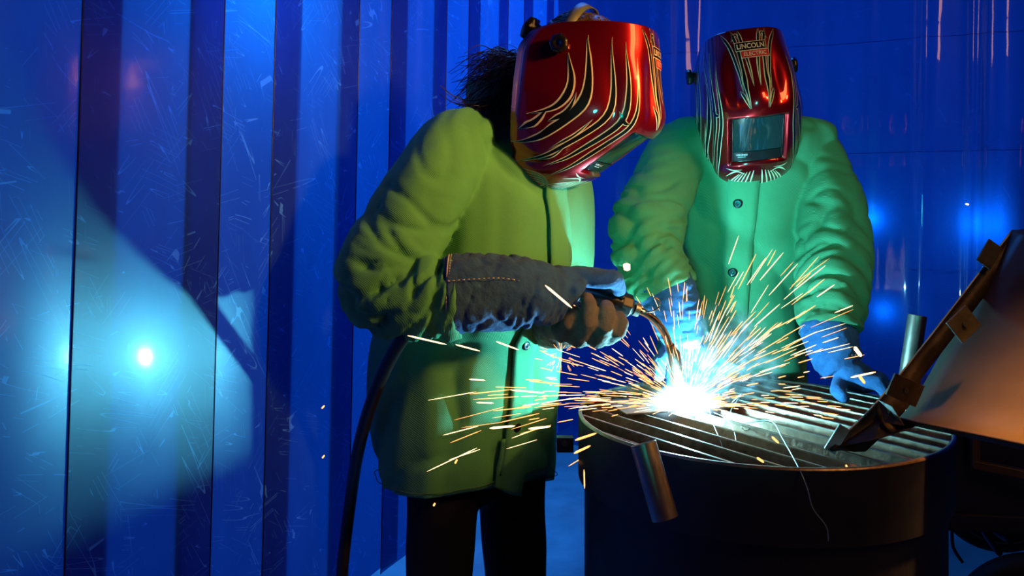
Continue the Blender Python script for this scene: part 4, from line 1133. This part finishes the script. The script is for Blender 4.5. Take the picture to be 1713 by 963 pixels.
random.seed(7)
sp = MB()
def spark(a, b, r, mat):
    d = (b - a); L = d.length
    if L < 1e-5: return
    d.normalize(); n = d.cross(Vector((0.2, 0.3, 0.9))).normalized(); q2 = d.cross(n)
    pts = []
    for (t, k) in ((0, 0.3), (0.15, 1), (0.85, 0.9), (1, 0.2)):
        for i in range(4):
            an = math.pi / 2 * i; pts.append(a + d * L * t + (n * math.cos(an) + q2 * math.sin(an)) * r * k)
    sp.grid(pts, 4, 4, mat, True, True)
def cast(px, py, Z, L, r, mat, bend=0.0):
    """a spark at pixel-like place, flying straight away from the arc"""
    c = P(px, py, Z); d = (c - ARC).normalized(); d = (d + Vector((0, 0, -bend))).normalized()
    spark(c - d * L / 2, c + d * L / 2, r, mat)
def burst(n, a0, a1, r0, r1, l0, l1, rad, hot=0.3, pw=1.0, sq=1.0, bend=0.1):
    for _ in range(n):
        an = math.radians(random.uniform(a0, a1)); rr = r0 + (r1 - r0) * random.random() ** pw
        dz = random.uniform(-0.45, 0.35)
        d = Vector((math.cos(an), dz, math.sin(an) * sq)); d.normalize()
        c = ARC + d * rr
        if c.z < RIM + 0.01 and (c - Vector((DC.x, DC.y, c.z))).length < DR: c.z = RIM + random.uniform(0.006, 0.03)
        dd = (c - ARC).normalized(); dd = (dd + Vector((0, 0, -bend * rr * 3)) + Vector([random.gauss(0, 0.05) for _ in range(3)])).normalized()
        L = random.uniform(l0, l1) * (0.5 + rr * 1.6)
        spark(c - dd * L / 2, c + dd * L / 2, random.uniform(*rad), M['spark_hot'] if random.random() < hot else M['spark'])
burst(150, 135, 185, 0.06, 0.34, 0.02, 0.055, (0.0004, 0.0009), 0.3, 1.2)
burst(70, 172, 190, 0.10, 0.48, 0.03, 0.085, (0.0004, 0.0009), 0.4, 1.2)
burst(130, 20, 70, 0.08, 0.36, 0.03, 0.09, (0.0004, 0.0010), 0.45, 1.1)
burst(90, 70, 135, 0.06, 0.25, 0.02, 0.055, (0.0004, 0.0008), 0.4, 1.2)
burst(70, -40, 20, 0.06, 0.30, 0.012, 0.04, (0.0005, 0.0010), 0.3, 1.2)
burst(60, 185, 320, 0.05, 0.26, 0.012, 0.04, (0.0005, 0.0010), 0.3, 1.0)
burst(300, 0, 360, 0.02, 0.11, 0.02, 0.05, (0.0002, 0.0005), 1.0, 1.0)
# secondary burst under the far glove
for _ in range(34):
    c = P(938, 590, 1.62); an = random.uniform(0, 6.28); d = Vector((math.cos(an), random.uniform(-0.4, 0.4), math.sin(an))); r = random.uniform(0.004, 0.03)
    spark(c + d * r, c + d * (r + random.uniform(0.006, 0.016)), 0.0004, M['spark'])
o = sp.build('spark_spray', None, None, False); tag(rebase(o), 'spray of fine orange sparks flying out from the welding arc', 'sparks', kind='stuff')
def big_spark(a, b, Z, r, hot, label):
    global sp
    sp = MB(); spark(P(*a, Z), P(*b, Z), r, M['spark_hot'] if hot else M['spark'])
    o = sp.build('spark', None, None, True); rebase(o); tag(o, label, 'spark', 'large stray sparks')
for args in (((1048, 440), (1049, 453), 1.5, 0.0075, True, 'fat round white-hot spark in front of the teal sleeve'),
             ((912, 477), (957, 515), 1.45, 0.0021, True, 'long diagonal spark crossing the dark blue gauntlet'),
             ((682, 561), (747, 576), 1.45, 0.0014, True, 'long thin spark just under the olive sleeve elbow'),
             ((762, 576), (803, 587), 1.45, 0.0013, True, 'spark over the teal jacket front, right of the elbow spark'),
             ((830, 571), (868, 585), 1.45, 0.0013, True, 'thin spark below the blue gauntlet on the jacket'),
             ((785, 634), (812, 636), 1.45, 0.0012, True, 'short level spark on the middle of the lit jacket'),
             ((797, 673), (826, 674), 1.45, 0.0012, True, 'short level spark near the lower edge of the lit jacket'),
             ((854, 652), (911, 657), 1.45, 0.0013, True, 'level spark crossing the jacket placket, upper one'),
             ((819, 716), (862, 712), 1.45, 0.0019, True, 'thick level spark on the shaded jacket hem area'),
             ((884, 717), (921, 713), 1.45, 0.0019, True, 'thick level spark right of the placket below the light edge'),
             ((1429, 580), (1441, 596), 1.5, 0.0042, True, 'fat orange-white spark in front of the right cuff'),
             ((1437, 628), (1447, 641), 1.5, 0.0032, False, 'fat orange spark just below the thin one, by the glove on the grate'),
             ((1423, 631), (1465, 622), 1.5, 0.0016, True, 'thin bright spark streaking across the glove on the grate'),
             ((962, 736), (998, 724), 1.4, 0.0019, False, 'orange spark over the left drum rim, upper one'),
             ((960, 758), (988, 745), 1.4, 0.0019, False, 'orange spark over the left drum rim, lower one'),
             ((977, 785), (978, 817), 1.35, 0.0013, False, 'thin vertical spark falling left of the drum'),
             ((761, 775), (765, 768), 1.4, 0.0020, False, 'small falling spark low on the olive jacket'),
             ((725, 846), (728, 841), 1.4, 0.0020, False, 'small spark in front of the black trousers'),
             ((538, 683), (543, 678), 1.4, 0.0016, False, 'tiny spark in front of the strip curtain, upper one'),
             ((539, 766), (543, 761), 1.4, 0.0016, False, 'tiny spark in front of the strip curtain, lower one'),
             ((1291, 730), (1303, 741), 1.4, 0.0020, False, 'short orange spark above the middle of the grate'),
             ((1266, 765), (1278, 773), 1.35, 0.0020, False, 'short orange spark at the front of the grate'),
             ((1615, 341), (1621, 342), 1.9, 0.0022, True, 'small pale spark against the back curtain'),
             ((1415, 777), (1418, 784), 1.35, 0.0020, False, 'small orange spark on the right front rim')):
    big_spark(*args)
